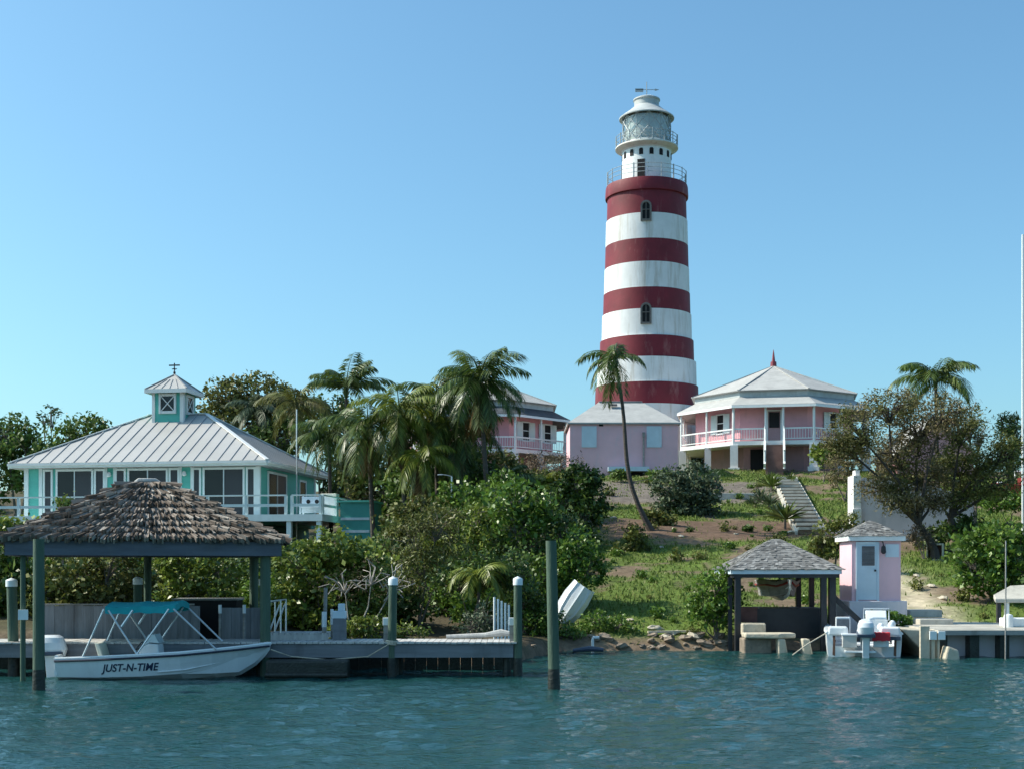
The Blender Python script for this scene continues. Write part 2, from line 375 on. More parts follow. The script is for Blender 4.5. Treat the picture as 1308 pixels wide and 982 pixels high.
# ------------------------------------------------------------------ water: real small waves near the view, flat to the horizon
wx = axis([(-9000,-1000,2000),(-1000,-100,150),(-100,-22,6),(-22,24,.13),(24,100,6),(100,1000,150),(1000,9000,2000)])
wy = axis([(-9000,-1000,2000),(-1000,-20,140),(-20,11,1.5),(11,41,.11),(41,100,6),(100,1000,150),(1000,12000,2200)])
WXg, WYg = np.meshgrid(wx, wy); WZg = np.zeros(WXg.shape); rs = np.random.RandomState(7)
fade = sstep(-30,-21,WXg)*(1-sstep(23,30,WXg))*sstep(9,12,WYg)*(1-sstep(40.5,46,WYg))
patch = .55 + .9*fbm(WXg, WYg*1.0, 77, 5.0)
for i in range(60):
    lam = .30*(1.5/.30)**(rs.rand()**1.6); a = R(-75) + rs.normal()*R(42)
    k = 2*math.pi/lam; ph = rs.rand()*6.28; am = .0041*lam**.82
    WZg += am*np.sin(k*(math.cos(a)*WXg+math.sin(a)*WYg)+ph + .8*np.sin(.35*k*(math.sin(a)*WXg-math.cos(a)*WYg)+ph*2))
WZg = np.sign(WZg)*np.abs(WZg)**1.0*fade*patch
me = bpy.data.meshes.new("water"); nxw, nyw = len(wx), len(wy)
idx = np.arange(nxw*nyw).reshape(nyw, nxw)
fa = np.stack([idx[:-1,:-1], idx[:-1,1:], idx[1:,1:], idx[1:,:-1]], -1).reshape(-1, 4)
me.from_pydata(np.stack([WXg,WYg,WZg],-1).reshape(-1,3).tolist(), [], fa.tolist())
me.polygons.foreach_set('use_smooth', [True]*len(me.polygons))
m, n, l, bs = newmat("harbour_water")
bs.inputs['Base Color'].default_value = (.010,.050,.050,1); bs.inputs['Roughness'].default_value = .05; bs.inputs['IOR'].default_value = 1.33
tc = n.new("ShaderNodeTexCoord")
nz = n.new("ShaderNodeTexNoise"); nz.inputs['Scale'].default_value = 8.5; nz.inputs['Detail'].default_value = 5
mp = n.new("ShaderNodeMapping"); mp.inputs['Scale'].default_value = (.75,1.3,1); l.new(tc.outputs['Object'], mp.inputs[0]); l.new(mp.outputs[0], nz.inputs['Vector'])
bp = n.new("ShaderNodeBump"); bp.inputs['Strength'].default_value = .85; bp.inputs['Distance'].default_value = .042
l.new(nz.outputs['Fac'], bp.inputs['Height']); l.new(bp.outputs[0], bs.inputs['Normal'])
me.materials.append(m)
water = bpy.data.objects.new("water", me); col.objects.link(water); tag(water, "rippled teal harbour water", kind="structure")
# ------------------------------------------------------------------ lighthouse
def sheet(mb, pts, mat=0): return mb.add(pts, [tuple(range(len(pts)))], mat)

LX, LY = PX(826, 100), 100.0
LG = H(LX, LY) - .1
lh = thing("lighthouse", "tall lighthouse banded red and white with a glazed lantern on top", "lighthouse", (LX, LY, LG))
q = .0588
zf = lambda py: CH + (HY-py)*(LY-3.3)/F - LG
bands = [(600,488+28,66.6,0),(516,488,65.8,1),(488,456,63.2,0),(456,428,60.0,1),(428,394,57.2,0),(394,366,55.4,1),(366,333,54.2,0),(333,303,53.0,1),(303,270,52.2,0),(270,240,50.6,1)]
prof = []; mats = []
prof.append((bands[0][2]*q+.1, -.5))
for i, (pa, pb, r, c) in enumerate(bands):
    r0 = r*q + .012; r1 = r*q - .03
    if i == 0: prof[0] = (r0+.1, -.6)
    else:
        prof.append((r0, zf(pa)+.02)); mats.append(c)
    prof.append((r1, zf(pb)+.02)); mats.append(c)
prof += [(52.6*q, zf(239.5)),(52.9*q, zf(237)),(52.3*q, zf(226)),(51.6*q, zf(223.5)),(20*q, zf(223.2))]; mats += [1,1,1,1,1]
mb = MB(); mb.lathe(prof, 96, mats=mats); mb.build("tower", [M['tower_white'], M['tower_red']], lh, smooth=True)
def tower_window(ang, pt, pb, w, r, stone, glassm):
    n = Vector((math.cos(ang), math.sin(ang), 0)); t = Vector((-n.y, n.x, 0))
    z0, z1 = zf(pb), zf(pt); hw = w/2; c = n*r
    def arch(hw, z0, z1, out):
        pts = [c+n*out+t*-hw+Vector((0,0,z0)), c+n*out+t*hw+Vector((0,0,z0))]
        for k in range(9):
            a = math.pi*k/8; pts.append(c+n*out+t*(hw*math.cos(a))+Vector((0,0,z1-hw+hw*math.sin(a))))
        return pts
    mb = MB(); o_ = arch(hw, z0, z1, .12); i_ = arch(hw*.66, z0+.12, z1-hw*.34, .12); ib = arch(hw*.66, z0+.12, z1-hw*.34, -.1); ob = arch(hw, z0, z1, -.3)
    nn = len(o_)
    mb.add(o_+i_+ib+ob, [(k,(k+1)%nn,nn+(k+1)%nn,nn+k) for k in range(nn)] + [(nn+k,nn+(k+1)%nn,2*nn+(k+1)%nn,2*nn+k) for k in range(nn)] + [(3*nn+k,3*nn+(k+1)%nn,(k+1)%nn,k) for k in range(nn)])
    f = mb.build("window", stone, lh)
    p = MB(); sheet(p, arch(hw*.66, z0+.12, z1-hw*.34, .03)); p.build("pane", glassm, f)
    b = MB(); b.bar(c+n*.06+Vector((0,0,z0+.12)), c+n*.06+Vector((0,0,z1-hw*.34)), .05); b.bar(c+n*.06+t*-hw*.66+Vector((0,0,z0+(z1-z0)*.55)), c+n*.06+t*hw*.66+Vector((0,0,z0+(z1-z0)*.55)), .05); b.build("glazing_bar", stone, f)
wa = math.atan2(-LY, -LX) - R(.8)
tower_window(wa, 255, 281, .80, 52.3*q, M['stone'], M['dark'])
tower_window(wa, 387, 414, .80, 57.4*q, M['stone'], M['dark'])
# watch room with its flared gallery
z = lambda py: CH + (HY-py)*LY/F - LG
mb = MB(); mb.lathe([(31.2*q, zf(224)),(31.2*q, z(196.3)),(33*q, z(195)),(39.6*q, z(192.2)),(40.0*q, z(191.8)),(40.0*q, z(190.6)),(39.6*q, z(190)),(20*q, z(189.8))], 64, mats=[0,0,1,1,1,1,1])
wr = mb.build("watch_room", [M['white'], M['gallery']], lh, smooth=True)
for k in range(14):
    a = wa + R(-168 + k*24+12) ; n_ = Vector((math.cos(a), math.sin(a), 0)); t_ = Vector((-n_.y, n_.x, 0)); c_ = n_*31.3*q
    pts = [c_+n_*.02+t_*s_*.15+Vector((0,0,zz)) for s_, zz in ((-1,z(206.5)),(1,z(206.5)),(1,z(200)),(.6,z(198.4)),(-.6,z(198.4)),(-1,z(200)))]
    b = MB(); b.prism(pts, -n_*.1); b.build("window", M['dark'], wr)
a = wa - R(12); n_ = Vector((math.cos(a), math.sin(a), 0)); t_ = Vector((-n_.y, n_.x, 0)); c_ = n_*31.3*q
b = MB(); b.prism([c_+n_*.03+t_*s_*.28+Vector((0,0,zz)) for s_, zz in ((-1,zf(221)),(1,zf(221)),(1,z(212.5)),(-1,z(212.5)))], -n_*.1); b.build("door", M['dark'], wr)
def ring(mb, r, z_, th, n=48):
    mb.tube([(r*math.cos(2*math.pi*k/n), r*math.sin(2*math.pi*k/n), z_) for k in range(n+1)], th, 5, cap=False)
for r, zb, zt, nr in ((50.4*q, zf(223.3), zf(206), 18), (39.4*q, z(190), z(177), 16)):
    mb = MB()
    for f_ in (.38, .7, 1): ring(mb, r, zb+(zt-zb)*f_, .022)
    for k in range(nr):
        a = 2*math.pi*k/nr + .1; mb.tube([(r*math.cos(a), r*math.sin(a), zb), (r*math.cos(a), r*math.sin(a), zt+.06)], .035 if k % 3 else .055, 5)
    mb.build("gallery_railing", M['lattice'], lh)
mb = MB(); mb.lathe([(27*q, z(190)),(27*q, z(153))], 40); mb.build("lens_curtain", M['curtain'], lh, smooth=True)
mb = MB(); mb.lathe([(30.0*q, z(190)),(31.0*q, z(188)),(31.0*q, z(186)),(30.2*q, z(185.5))], 48); mb.build("lantern_sill", M['white'], lh, smooth=True)
gm, n, l, b_ = newmat("lantern_glass"); tr = n.new("ShaderNodeBsdfTransparent"); tr.inputs[0].default_value = (.86,.9,.9,1); gl = n.new("ShaderNodeBsdfGlossy"); gl.inputs['Roughness'].default_value = .04
ms = n.new("ShaderNodeMixShader"); ms.inputs[0].default_value = .14; l.new(tr.outputs[0], ms.inputs[1]); l.new(gl.outputs[0], ms.inputs[2]); l.new(ms.outputs[0], n["Material Output"].inputs[0])
mb = MB(); mb.lathe([(30.2*q, z(186)),(30.6*q, z(152))], 24); mb.build("lantern_glass", gm, lh)
mb = MB()
for k in range(12):
    for s_ in (1, -1):
        a0 = 2*math.pi*k/12
        mb.tube([((30.5)*q*math.cos(a0+s_*R(60)*j/6), 30.5*q*math.sin(a0+s_*R(60)*j/6), z(187)+(z(152)-z(187))*j/6) for j in range(7)], .04, 5)
for k in range(12): a0 = 2*math.pi*k/12; mb.tube([(30.6*q*math.cos(a0), 30.6*q*math.sin(a0), z(187)), (30.6*q*math.cos(a0), 30.6*q*math.sin(a0), z(152))], .03, 5)
mb.build("lantern_lattice", M['lattice'], lh)
mb = MB(); mb.lathe([(30*q, z(152)),(35*q, z(153.5)),(35.2*q, z(152.2)),(31*q, z(149)),(24*q, z(144)),(18*q, z(139)),(17*q, z(138)),(15.8*q, z(137)),(15.8*q, z(131)),(17.2*q, z(129.5)),(17*q, z(128)),(12*q, z(125.6)),(5*q, z(124.3)),(.8*q, z(124))], 48)
mb.build("lantern_roof", M['dome'], lh, smooth=True)
mb = MB(); mb.tube([(0,0,z(125)),(0,0,z(105))], .035, 6); mb.bar((-.85,0,z(115)),(.8,0,z(115)),.04)
mb.bx(-.86,-.25,-.02,.02,z(118),z(113.5)); mb.prism([(.95,0,z(115)),(.6,0,z(116.5)),(.6,0,z(113.5))], (0,.03,0)); mb.bar((0,-.4,z(120)),(0,.4,z(120)),.03)
mb.build("weather_vane", M['lattice'], lh)

# ------------------------------------------------------------------ pink octagonal keepers' houses
def octagon(ap, z_): return [Vector((ap/math.cos(R(22.5))*math.cos(R(-112.5+45*k)), ap/math.cos(R(22.5))*math.sin(R(-112.5+45*k)), z_)) for k in range(8)]
def loft(mb, rings, mat=0, close=False):
    n_ = len(rings[0])
    for a_, b_ in zip(rings, rings[1:]):
        mb.add(list(a_)+list(b_), [(k,(k+1)%n_,n_+(k+1)%n_,n_+k) for k in range(n_)], mat)
    if close: mb.add(rings[-1], [tuple(range(n_))], mat)
    return mb
def keeper_house(label, loc, rz, skirt, sash_faces, stairs=True):
    t = thing("octagonal_house", label, "house", loc, rz)
    za, zfl, zband, ztop, zap = 4.28, 1.98, 5.02, 5.38, 7.72
    AE, AW, AB, AU = 6.47, 5.25, 5.3, 5.52
    mb = MB(); loft(mb, [octagon(AW, 1.9), octagon(AW, 5.05)]); mb.build("wall", M['pink'], t)
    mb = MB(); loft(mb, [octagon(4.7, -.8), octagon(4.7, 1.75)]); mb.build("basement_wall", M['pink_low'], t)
    mb = MB(); loft(mb, [octagon(4.5, 1.72), octagon(6.28, 1.72), octagon(6.28, 1.98), octagon(4.5, 1.985)]); mb.build("veranda_floor", M['white'], t)
    mb = MB(); loft(mb, [octagon(5.2, zband), octagon(AE, za+.04), octagon(AE+.01, za), octagon(AE-.3, za-.02), octagon(5.2, za+.35)]); vr = mb.build("veranda_roof", skirt, t)
    mb = MB(); loft(mb, [octagon(AE+.015, za+.01), octagon(AE+.03, za-.15), octagon(AE-.06, za-.15), octagon(AE-.06, za-.01)]); mb.build("fascia", M['white'], vr)
    mb = MB(); loft(mb, [octagon(AB, zband-.05), octagon(AB, ztop-.05)]); mb.build("upper_band", M['band'], t)
    mb = MB(); loft(mb, [octagon(AB-.2, ztop-.06), octagon(AU, ztop-.04), octagon(AU+.02, ztop), octagon(2.6, ztop+1.22), octagon(.1, zap)]); rf = mb.build("roof", M['shingle'], t)
    ridg = MB(); oc = octagon(AU, ztop+.03)
    for k in range(8): ridg.bar(oc[k], (0,0,zap+.03), .16, .05)
    ridg.build("hip_cap", M['shingle'], rf)
    mb = MB(); mb.lathe([(.22, zap-.1),(.2, zap+.3),(.12,zap+.32),(.05,zap+.9),(.012,zap+1.15)], 10); mb.build("finial", M['finial_red'], rf, smooth=True)
    OC = octagon(6.2, 0)
    def fc(k, s_, out, z_):      # point on face k (0 = front), s_ along it, at distance out from the centre
        a_ = R(-90+45*k); n_ = Vector((math.cos(a_), math.sin(a_), 0)); tt = Vector((-n_.y, n_.x, 0)); return n_*out + tt*s_ + Vector((0,0,z_))
    hw = 6.2*math.tan(R(22.5))
    for k in range(8):
        if k in (3, 4, 5): continue
        p = OC[k]
        b = MB(); b.tube([p+Vector((0,0,1.98)), p+Vector((0,0,4.2))], .085, 8); b.build("veranda_post", M['white'], t)
        b = MB(); b.obox(p*.985+Vector((0,0,.55)), (1,0,0), (0,1,0), (0,0,1), .5, .5, 2.36); b.obox(p*.985+Vector((0,0,-.25)), (1,0,0), (0,1,0), (0,0,1), .72, .72, 1.0); b.build("pier", M['lime'], t)
        mids = [0] if k else [-.5, .62]
        for s_ in mids:
            b = MB(); b.tube([fc(k,s_,6.2,1.98), fc(k,s_,6.2,4.2)], .075, 8); b.build("veranda_post", M['white'], t)
        if k:
            b = MB(); b.obox(fc(k,0,6.1,.6), (1,0,0), (0,1,0), (0,0,1), .42, .42, 2.3); b.build("pier", M['lime'], t)
        spans = [(-hw, hw)] if k or not stairs else [(-hw, -.5), (.62, hw)]
        for s0, s1 in spans:
            b = MB(); b.bar(fc(k,s0,6.2,2.78), fc(k,s1,6.2,2.78), .09, .09); b.bar(fc(k,s0,6.2,2.12), fc(k,s1,6.2,2.12), .06, .06)
            nb = int((s1-s0)/.17)
            for i in range(1, nb): b.bar(fc(k,s0+(s1-s0)*i/nb,6.2,2.12), fc(k,s0+(s1-s0)*i/nb,6.2,2.76), .035)
            b.build("balustrade", M['white'], t)
    def opening(k, s_, w, z0, z1, name, fillm, fr=M['white'], bars=(), out=AW):
        f = MB(); fw = .09
        for sa in (-1, 1): f.obox(fc(k, s_+sa*(w/2+fw/2), out+.03, (z0+z1)/2), fc(k,1,0,0), fc(k,0,1,0), (0,0,1), fw, .1, z1-z0+2*fw)
        for zz in (z0-fw/2, z1+fw/2): f.obox(fc(k, s_, out+.03, zz), fc(k,1,0,0), fc(k,0,1,0), (0,0,1), w, .1, fw)
        for zz in bars: f.obox(fc(k, s_, out+.035, zz), fc(k,1,0,0), fc(k,0,1,0), (0,0,1), w, .07, .05)
        o = f.build(name, fr, t)
        p = MB(); p.obox(fc(k, s_, out, (z0+z1)/2), fc(k,1,0,0), fc(k,0,1,0), (0,0,1), w, .06, z1-z0); p.build("pane" if name == "window" else "door_leaf", fillm, o)
        return o
    if stairs:
        d = opening(0, .05, .8, 2.02, 4.0, "door", M['pink_low'])
        p = MB(); p.obox(fc(0,.05,AW+.06,3.42), (1,0,0), (0,1,0), (0,0,1), .66, .06, 1.0); p.build("door_screen", M['dark'], d)
        b = MB()
        for i in range(9): b.bx(-.5, .62, -6.35-.22*(i+1), -6.35-.22*i, -.9, 1.9-.235*(i+1))
        b.build("stair", M['stair_brown'], t)
        for s_ in (-.55, .67):
            b = MB(); b.bar((s_,-6.3,1.9), (s_,-8.35,.2), .14, .3); b.tube([(s_,-6.4,1.95),(s_,-6.4,2.9)], .05, 6); b.tube([(s_,-8.2,0),(s_,-8.2,1.2)], .08, 6); b.bar((s_,-6.3,2.8),(s_,-8.3,1.15), .09, .09)
            b.build("stair_rail", M['white'], t)
        p = MB(); p.bx(-1.5,-.6,-4.78,-4.7,-.8,1.55); p.build("basement_doorway", M['dark'], t)
    for k, s_ in sash_faces:
        w = opening(k, s_, .62, 2.75, 3.95, "window", M['dark'], bars=(3.4,))
        for sa in (-1, 1):
            b = MB(); b.obox(fc(k, s_+sa*.64, AW+.07, 3.35), fc(k,1,0,0), fc(k,0,1,0), (0,0,1), .5, .05, 1.3)
            for i in range(10): b.obox(fc(k, s_+sa*.64, AW+.1, 2.8+i*.122), fc(k,1,0,0), fc(k,0,1,0), (0,0,1), .42, .03, .03)
            b.build("shutter", M['trim'], w)
    return t
M['stair_brown'] = pmat('stair_brown', (.17,.10,.085), .85, .2, 2)
KG = 8.92
keeper_house("two-storey pink octagonal house with pale roof and red finial right of the lighthouse", (PX(988, 92.6), 92.6, KG), -math.atan2(334, 1700), M['shingle'], ((7, .35), (1, .2)))
h2 = keeper_house("pink octagonal house with dark veranda roof half hidden behind the palms", (PX(612, 96.5), 96.5, 8.75), -math.atan2(-10, 1700), M['shingle_dark'], ((1, -.6), (1, 1.6), (7, .3)), stairs=False)

# pink store building in front of the tower
bx0, bx1, by = PX(728, 84), PX(866, 84), 84.0; bz = H((bx0+bx1)/2, by) - .3
st = thing("pink_store", "low lilac pink building with two blanked pale windows under the lighthouse", "building", ((bx0+bx1)/2, by, bz))
w2 = (bx1-bx0)/2; ze = PZ(539.5, by)-bz; zr = PZ(513.5, by+2.7)-bz
mb = MB(); mb.bx(-w2, w2, 0, 5.4, 0, ze); mb.build("wall", M['lilac'], st)
mb = MB(); o_ = .12
e = [(-w2-o_,-o_,ze),(w2+o_,-o_,ze),(w2+o_,5.4+o_,ze),(-w2-o_,5.4+o_,ze)]; r0, r1 = (-w2+2.0,2.7,zr),(w2-2.0,2.7,zr)
mb.add(e+[r0,r1], [(0,1,5,4),(1,2,5),(2,3,4,5),(3,0,4)])
for i in range(4): a_, b_ = Vector(e[i]), Vector(e[(i+1)%4]); mb.bar(a_-Vector((0,0,.05)), b_-Vector((0,0,.05)), .1, .1)
rf = mb.build("roof", M['shingle'], st)
b = MB(); b.bar(Vector(r0)+Vector((0,0,.02)), Vector(r1)+Vector((0,0,.02)), .25, .06); b.build("ridge_cap", M['shingle'], rf)
b = MB(); b.obox((-.55,1.9,zr-.28), (1,0,0), (0,1,.45), (0,-.45,1), .55, .35, .05); b.build("roof_vent", M['iron'], rf)
for pa, pb in ((743,762),(826,845)):
    b = MB(); b.bx(PX(pa,by)-st.location.x, PX(pb,by)-st.location.x, -.06, .04, PZ(571,by)-bz, PZ(544,by)-bz); b.build("window_board", M['pale_blue'], st)
b = MB(); b.bx(PX(765,by)-st.location.x, PX(770.5,by)-st.location.x, -.03, .05, PZ(544,by)-bz, PZ(539.8,by)-bz); b.build("vent_hole", M['dark'], st)
b = MB(); b.bx(PX(776,by)-st.location.x, PX(828,by)-st.location.x, -.7, .02, PZ(602,by)-bz, PZ(596.5,by)-bz); b.build("ledge", M['pale_blue'], st)
b = MB(); b.bx(PX(779,by)-st.location.x, PX(834,by)-st.location.x, -.04, .02, .1, PZ(602.5,by)-bz); b.build("cellar_opening", M['dark'], st)
b = MB(); b.tube([(PX(822,by)-st.location.x,-.1,.4),(PX(822,by)-st.location.x,-.1,PZ(552,by)-bz)], .06, 6); b.bx(PX(820.5,by)-st.location.x,PX(823.5,by)-st.location.x,-.2,-.02,PZ(558,by)-bz,PZ(552,by)-bz); b.build("drain_pipe", M['wood_grey'], st)

# ------------------------------------------------------------------ teal house
TH = thing("teal_house", "turquoise house with wide metal hip roof, cupola and raised deck", "house", (PX(341, 65), 65.0, 2.3), R(-9))
W_, D_ = 13.6, 10.4; zg = 2.3
ZE, ZR = 7.86-zg, 10.78-zg; ZD = 5.08-zg
h_ = D_/2
def roofpts(x0, x1, y0, y1, z0, z1):
    hh = (y1-y0)/2
    return [Vector(p) for p in ((x0,y0,z0),(x1,y0,z0),(x1,y1,z0),(x0,y1,z0),(x0+hh,y0+hh,z1),(x1-hh,y0+hh,z1))]
rp = roofpts(-W_, 0, 0, D_, ZE, ZR)
mb = MB(); mb.add(rp, [(0,1,5,4),(1,2,5),(2,3,4,5),(3,0,4)]); mb.add([p-Vector((0,0,.24)) for p in rp[:4]], [(3,2,1,0)])
troof = mb.build("roof", M['metal_roof'], TH)
sm_ = MB(); sl_ = (ZR-ZE)/h_
x = -W_+.35
while x < -.2:
    d = min(h_, x+W_, -x); up_ = Vector((0,-sl_,1))
    sm_.bar((x,.02,ZE+.02), (x,d,ZE+.02+d*sl_), .045, .05, up=up_); sm_.bar((x,D_-.02,ZE+.02), (x,D_-d,ZE+.02+d*sl_), .045, .05); x += .63
y = .5
while y < D_-.3:
    d = min(y, D_-y)
    sm_.bar((-.02,y,ZE+.02), (-d,y,ZE+.02+d*sl_), .045, .05); sm_.bar((-W_+.02,y,ZE+.02), (-W_+d,y,ZE+.02+d*sl_), .045, .05); y += .63
sm_.build("standing_seams", M['seam'], troof)
rc = MB()
for a_, b_ in ((0,4),(1,5),(2,5),(3,4),(4,5)): rc.bar(rp[a_]+Vector((0,0,.04)), rp[b_]+Vector((0,0,.04)), .22, .05)
rc.build("hip_cap", M['ridge_white'], troof)
fa_ = MB()
for a_, b_ in ((0,1),(1,2),(2,3),(3,0)): fa_.bar(rp[a_]+Vector((0,0,-.125)), rp[b_]+Vector((0,0,-.125)), .06, .23)
fa_.build("fascia", M['trim'], TH)
gt = MB(); gt.bar((-W_,-.09,ZE-.08), (0,-.09,ZE-.08), .12, .11); gt.bar((.09,0,ZE-.08),(.09,D_,ZE-.08), .12, .11); gt.build("gutter", M['ridge_white'], TH)
wx0, wx1, wy0, wy1 = -13.0, -.62, .62, 9.7; ZW = ZE-.245
mb = MB(); mb.bx(wx0, wx1, wy0, wy1, ZD-.3, ZW); mb.build("wall", M['teal'], TH)
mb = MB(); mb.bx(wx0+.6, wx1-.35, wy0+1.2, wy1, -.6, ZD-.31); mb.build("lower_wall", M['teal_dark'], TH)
pxl = lambda p: (p-341)*.0405 + .05
def hwin(x0, x1, z0, z1, screen=False, mull=False, y=wy0, side=False, lock=True):
    f = MB(); fr = .1
    def pt(a_, o2, z_): return (a_, y-o2, z_) if not side else (wx1+o2, a_, z_)
    def slab(mb, a0, a1, o0, o1, z0_, z1_):
        p, q2 = pt(a0,o0,z0_), pt(a1,o1,z1_); mb.bx(min(p[0],q2[0]),max(p[0],q2[0]),min(p[1],q2[1]),max(p[1],q2[1]),z0_,z1_)
    slab(f, x0-fr, x0, -.02, .07, z0, z1); slab(f, x1, x1+fr, -.02, .07, z0, z1); slab(f, x0-fr, x1+fr, -.02, .075, z1, z1+.11); slab(f, x0-fr, x1+fr, -.02, .08, z0-.09, z0)
    o = f.build("window", M['trim'], TH)
    if mull:
        xm = (x0+x1)/2
        g1 = MB(); slab(g1, x0, xm, -.02, .03, z0, z1); g1.build("pane", M['glass'], o)
        g2 = MB(); slab(g2, xm, x1, -.02, .035, z0, z1); g2.build("pane", M['glass_screen'], o)
        mm = MB(); slab(mm, xm-.03, xm+.03, -.02, .06, z0, z1); mm.build("mullion", M['frame_metal'], o)
    else:
        g1 = MB(); slab(g1, x0, x1, -.02, .03, z0, z1); g1.build("pane", M['glass_screen'] if screen else M['glass'], o)
for a_, b_, k_ in ((45,53,1),(62,107,2),(113,122.5,1),(140.5,150,1),(157,205,2),(211,220,1),(241,248,1),(255,304,2),(310.5,318,1)):
    hwin(pxl(a_), pxl(b_), ZD+.08, ZW-.14, k_ == 1, k_ == 2)
for a_ in (39, 125.5, 138, 223, 239, 323):
    tr_ = MB(); tr_.bx(pxl(a_)-.09, pxl(a_)+.09, wy0-.05, wy0+.03, ZD-.2, ZW); tr_.build("trim_board", M['trim'], TH)
for a_ in ((wx1-.16, wx1+.06, wy0-.07, wy0+.1, ZD-.2, ZW+.002), (wx0-.06, wx0+.16, wy0-.07, wy0+.1, ZD-.2, ZW+.002), (wx1-.02, wx1+.05, wy1-.2, wy1+.05, ZD-.2, ZW)):
    tr_ = MB(); tr_.bx(*a_); tr_.build("corner_post", M['trim'], TH)
hwin(1.9, 4.6, ZD+.1, ZW-.25, False, True, side=True); hwin(6.9, 7.9, ZD+.9, ZW-.35, side=True)
for a_ in (131, 229.5):
    b = MB(); b.lathe([(.03,.0),(.09,-.05),(.12,-.2),(.02,-.26)], 10, c=(pxl(a_), wy0-.14, ZW-.2)); b.build("wall_lamp", M['white'], TH, smooth=True)
# cupola
cx_, cy_ = -7.0, 5.2; cw = .84; zc0, zc1 = ZR-.75, ZR+1.12
mb = MB(); mb.bx(cx_-cw, cx_+cw, cy_-cw, cy_+cw, zc0, zc1); cup = mb.build("cupola", M['teal'], TH)
mb = MB(); ap_ = Vector((cx_, cy_, zc1+1.02)); o2 = 1.16
e = [Vector((cx_+sx*o2, cy_+sy*o2, zc1+.12)) for sx, sy in ((-1,-1),(1,-1),(1,1),(-1,1))]
mb.add(e+[ap_], [(0,1,4),(1,2,4),(2,3,4),(3,0,4),(3,2,1,0)]); 
for i in range(4): mb.bar(e[i]+Vector((0,0,.02)), ap_+Vector((0,0,.02)), .1, .04)
for i in range(1, 5): mb.bar((cx_-o2+i*.46,cy_-o2,zc1+.14), (cx_+(-o2+i*.46)*.35,cy_-o2*.35,zc1+.14+.9*.65), .03, .03)
mb.build("cupola_roof", M['metal_roof'], cup)
mb = MB()
for i in range(4): mb.bar(e[i]-Vector((0,0,.1)), e[(i+1)%4]-Vector((0,0,.1)), .05, .2)
for sx in (-1,1):
    mb.bx(cx_+sx*cw-.16 if sx > 0 else cx_-cw-.04, cx_+cw+.04 if sx > 0 else cx_-cw+.12, cy_-cw-.04, cy_-cw+.02, zc0, zc1+.02)
mb.bx(cx_+cw-.02, cx_+cw+.045, cy_-cw-.03, cy_-cw+.2, zc0, zc1+.015)
mb.build("cupola_trim", M['ridge_white'], cup)
for side in (0, 1):
    fr = MB(); gl_ = MB()
    def S(u, o3, z_): return (cx_+u, cy_-cw-o3, z_) if not side else (cx_+cw+o3, cy_+u, z_)
    u0, u1, z0, z1 = -.43, .42, zc1-1.08, zc1-.16
    for ua, za_, ub, zb_ in ((u0,z0,u1,z0),(u0,z1,u1,z1),(u0,z0-.07,u0,z1+.07),(u1,z0-.07,u1,z1+.07)): fr.bar(S(ua,.03,za_), S(ub,.03,zb_), .1, .14)
    fr.bar(S(u0,.05,z0), S(u1,.05,z1), .03, .045); fr.bar(S(u0,.055,z1), S(u1,.055,z0), .03, .045)
    fr.build("cupola_window", M['ridge_white'], cup); gl_.bar(S((u0+u1)/2,.01,z0), S((u0+u1)/2,.01,z1), u1-u0, .06, up=(1,0,0) if not side else (0,1,0))
    a3, b3 = S(u0,0,z0), S(u1,.025,z1); g3 = MB(); g3.bx(min(a3[0],b3[0]),max(a3[0],b3[0]),min(a3[1],b3[1]),max(a3[1],b3[1]),z0,z1); g3.build("cupola_glass", M['glass'], cup)
mb = MB(); mb.tube([ap_, ap_+Vector((0,0,.62))], .03, 6); mb.bar(ap_+Vector((-.3,0,.5)), ap_+Vector((.3,0,.5)), .05, .07); mb.bar(ap_+Vector((-.14,0,.3)), ap_+Vector((.14,0,.3)), .04); mb.bar(ap_+Vector((0,-.14,.3)), ap_+Vector((0,.14,.3)), .04); mb.ball(ap_+Vector((0,0,.1)), .07,.07,.09)
mb.build("weather_vane", M['iron'], TH)
# raised deck
dy0, dx0, dx1 = -2.4, -17.5, 3.5
mb = MB(); mb.bx(dx0, dx1, dy0, .615, ZD-.13, ZD); mb.bx(wx1+.004, dx1, .62, 9.0, ZD-.13, ZD); dk = mb.build("deck", M['trim'], TH)
mb = MB(); mb.bx(dx0, dx1+.05, dy0-.05, dy0, ZD-.3, ZD+.02); mb.bx(dx1, dx1+.05, dy0, 9, ZD-.3, ZD+.02); mb.build("deck_fascia", M['trim'], dk)
def rail(p0, p1, n_, name="railing"):
    p0 = Vector(p0); p1 = Vector(p1); mb = MB()
    mb.bar(p0+Vector((0,0,.92)), p1+Vector((0,0,.92)), .16, .06); mb.bar(p0+Vector((0,0,.45)), p1+Vector((0,0,.45)), .05, .13)
    for i in range(n_+1):
        p = p0.lerp(p1, i/n_); mb.bx(p.x-.06, p.x+.06, p.y-.06, p.y+.06, p.z-.25, p.z+.9)
    return mb.build(name, M['trim'], TH)
rail((dx0, dy0+.06, ZD), (1.75, dy0+.06, ZD), 10); rail((2.05, dy0+.06, ZD), (dx1-.06, dy0+.06, ZD), 1); rail((dx1-.06, dy0+.3, ZD), (dx1-.06, 9, ZD), 5)
for xx in (-13.5, -10, -6.5, -3, 1.9, dx1-.15):
    b = MB(); b.bx(xx-.11, xx+.11, dy0+.02, dy0+.24, -1.2, ZD-.14); b.build("deck_post", M['trim'], TH)
for yy in (2.5, 6.0):
    b = MB(); b.bx(dx1-.3, dx1-.1, yy-.1, yy+.1, -.6, ZD-.14); b.build("deck_post", M['trim'], TH)
ben = thing("deck_bench", "pale slatted high-backed seat behind the deck railing corner", "bench", TH.matrix_basis @ Vector((2.75, -1.3, ZD)), R(-9))
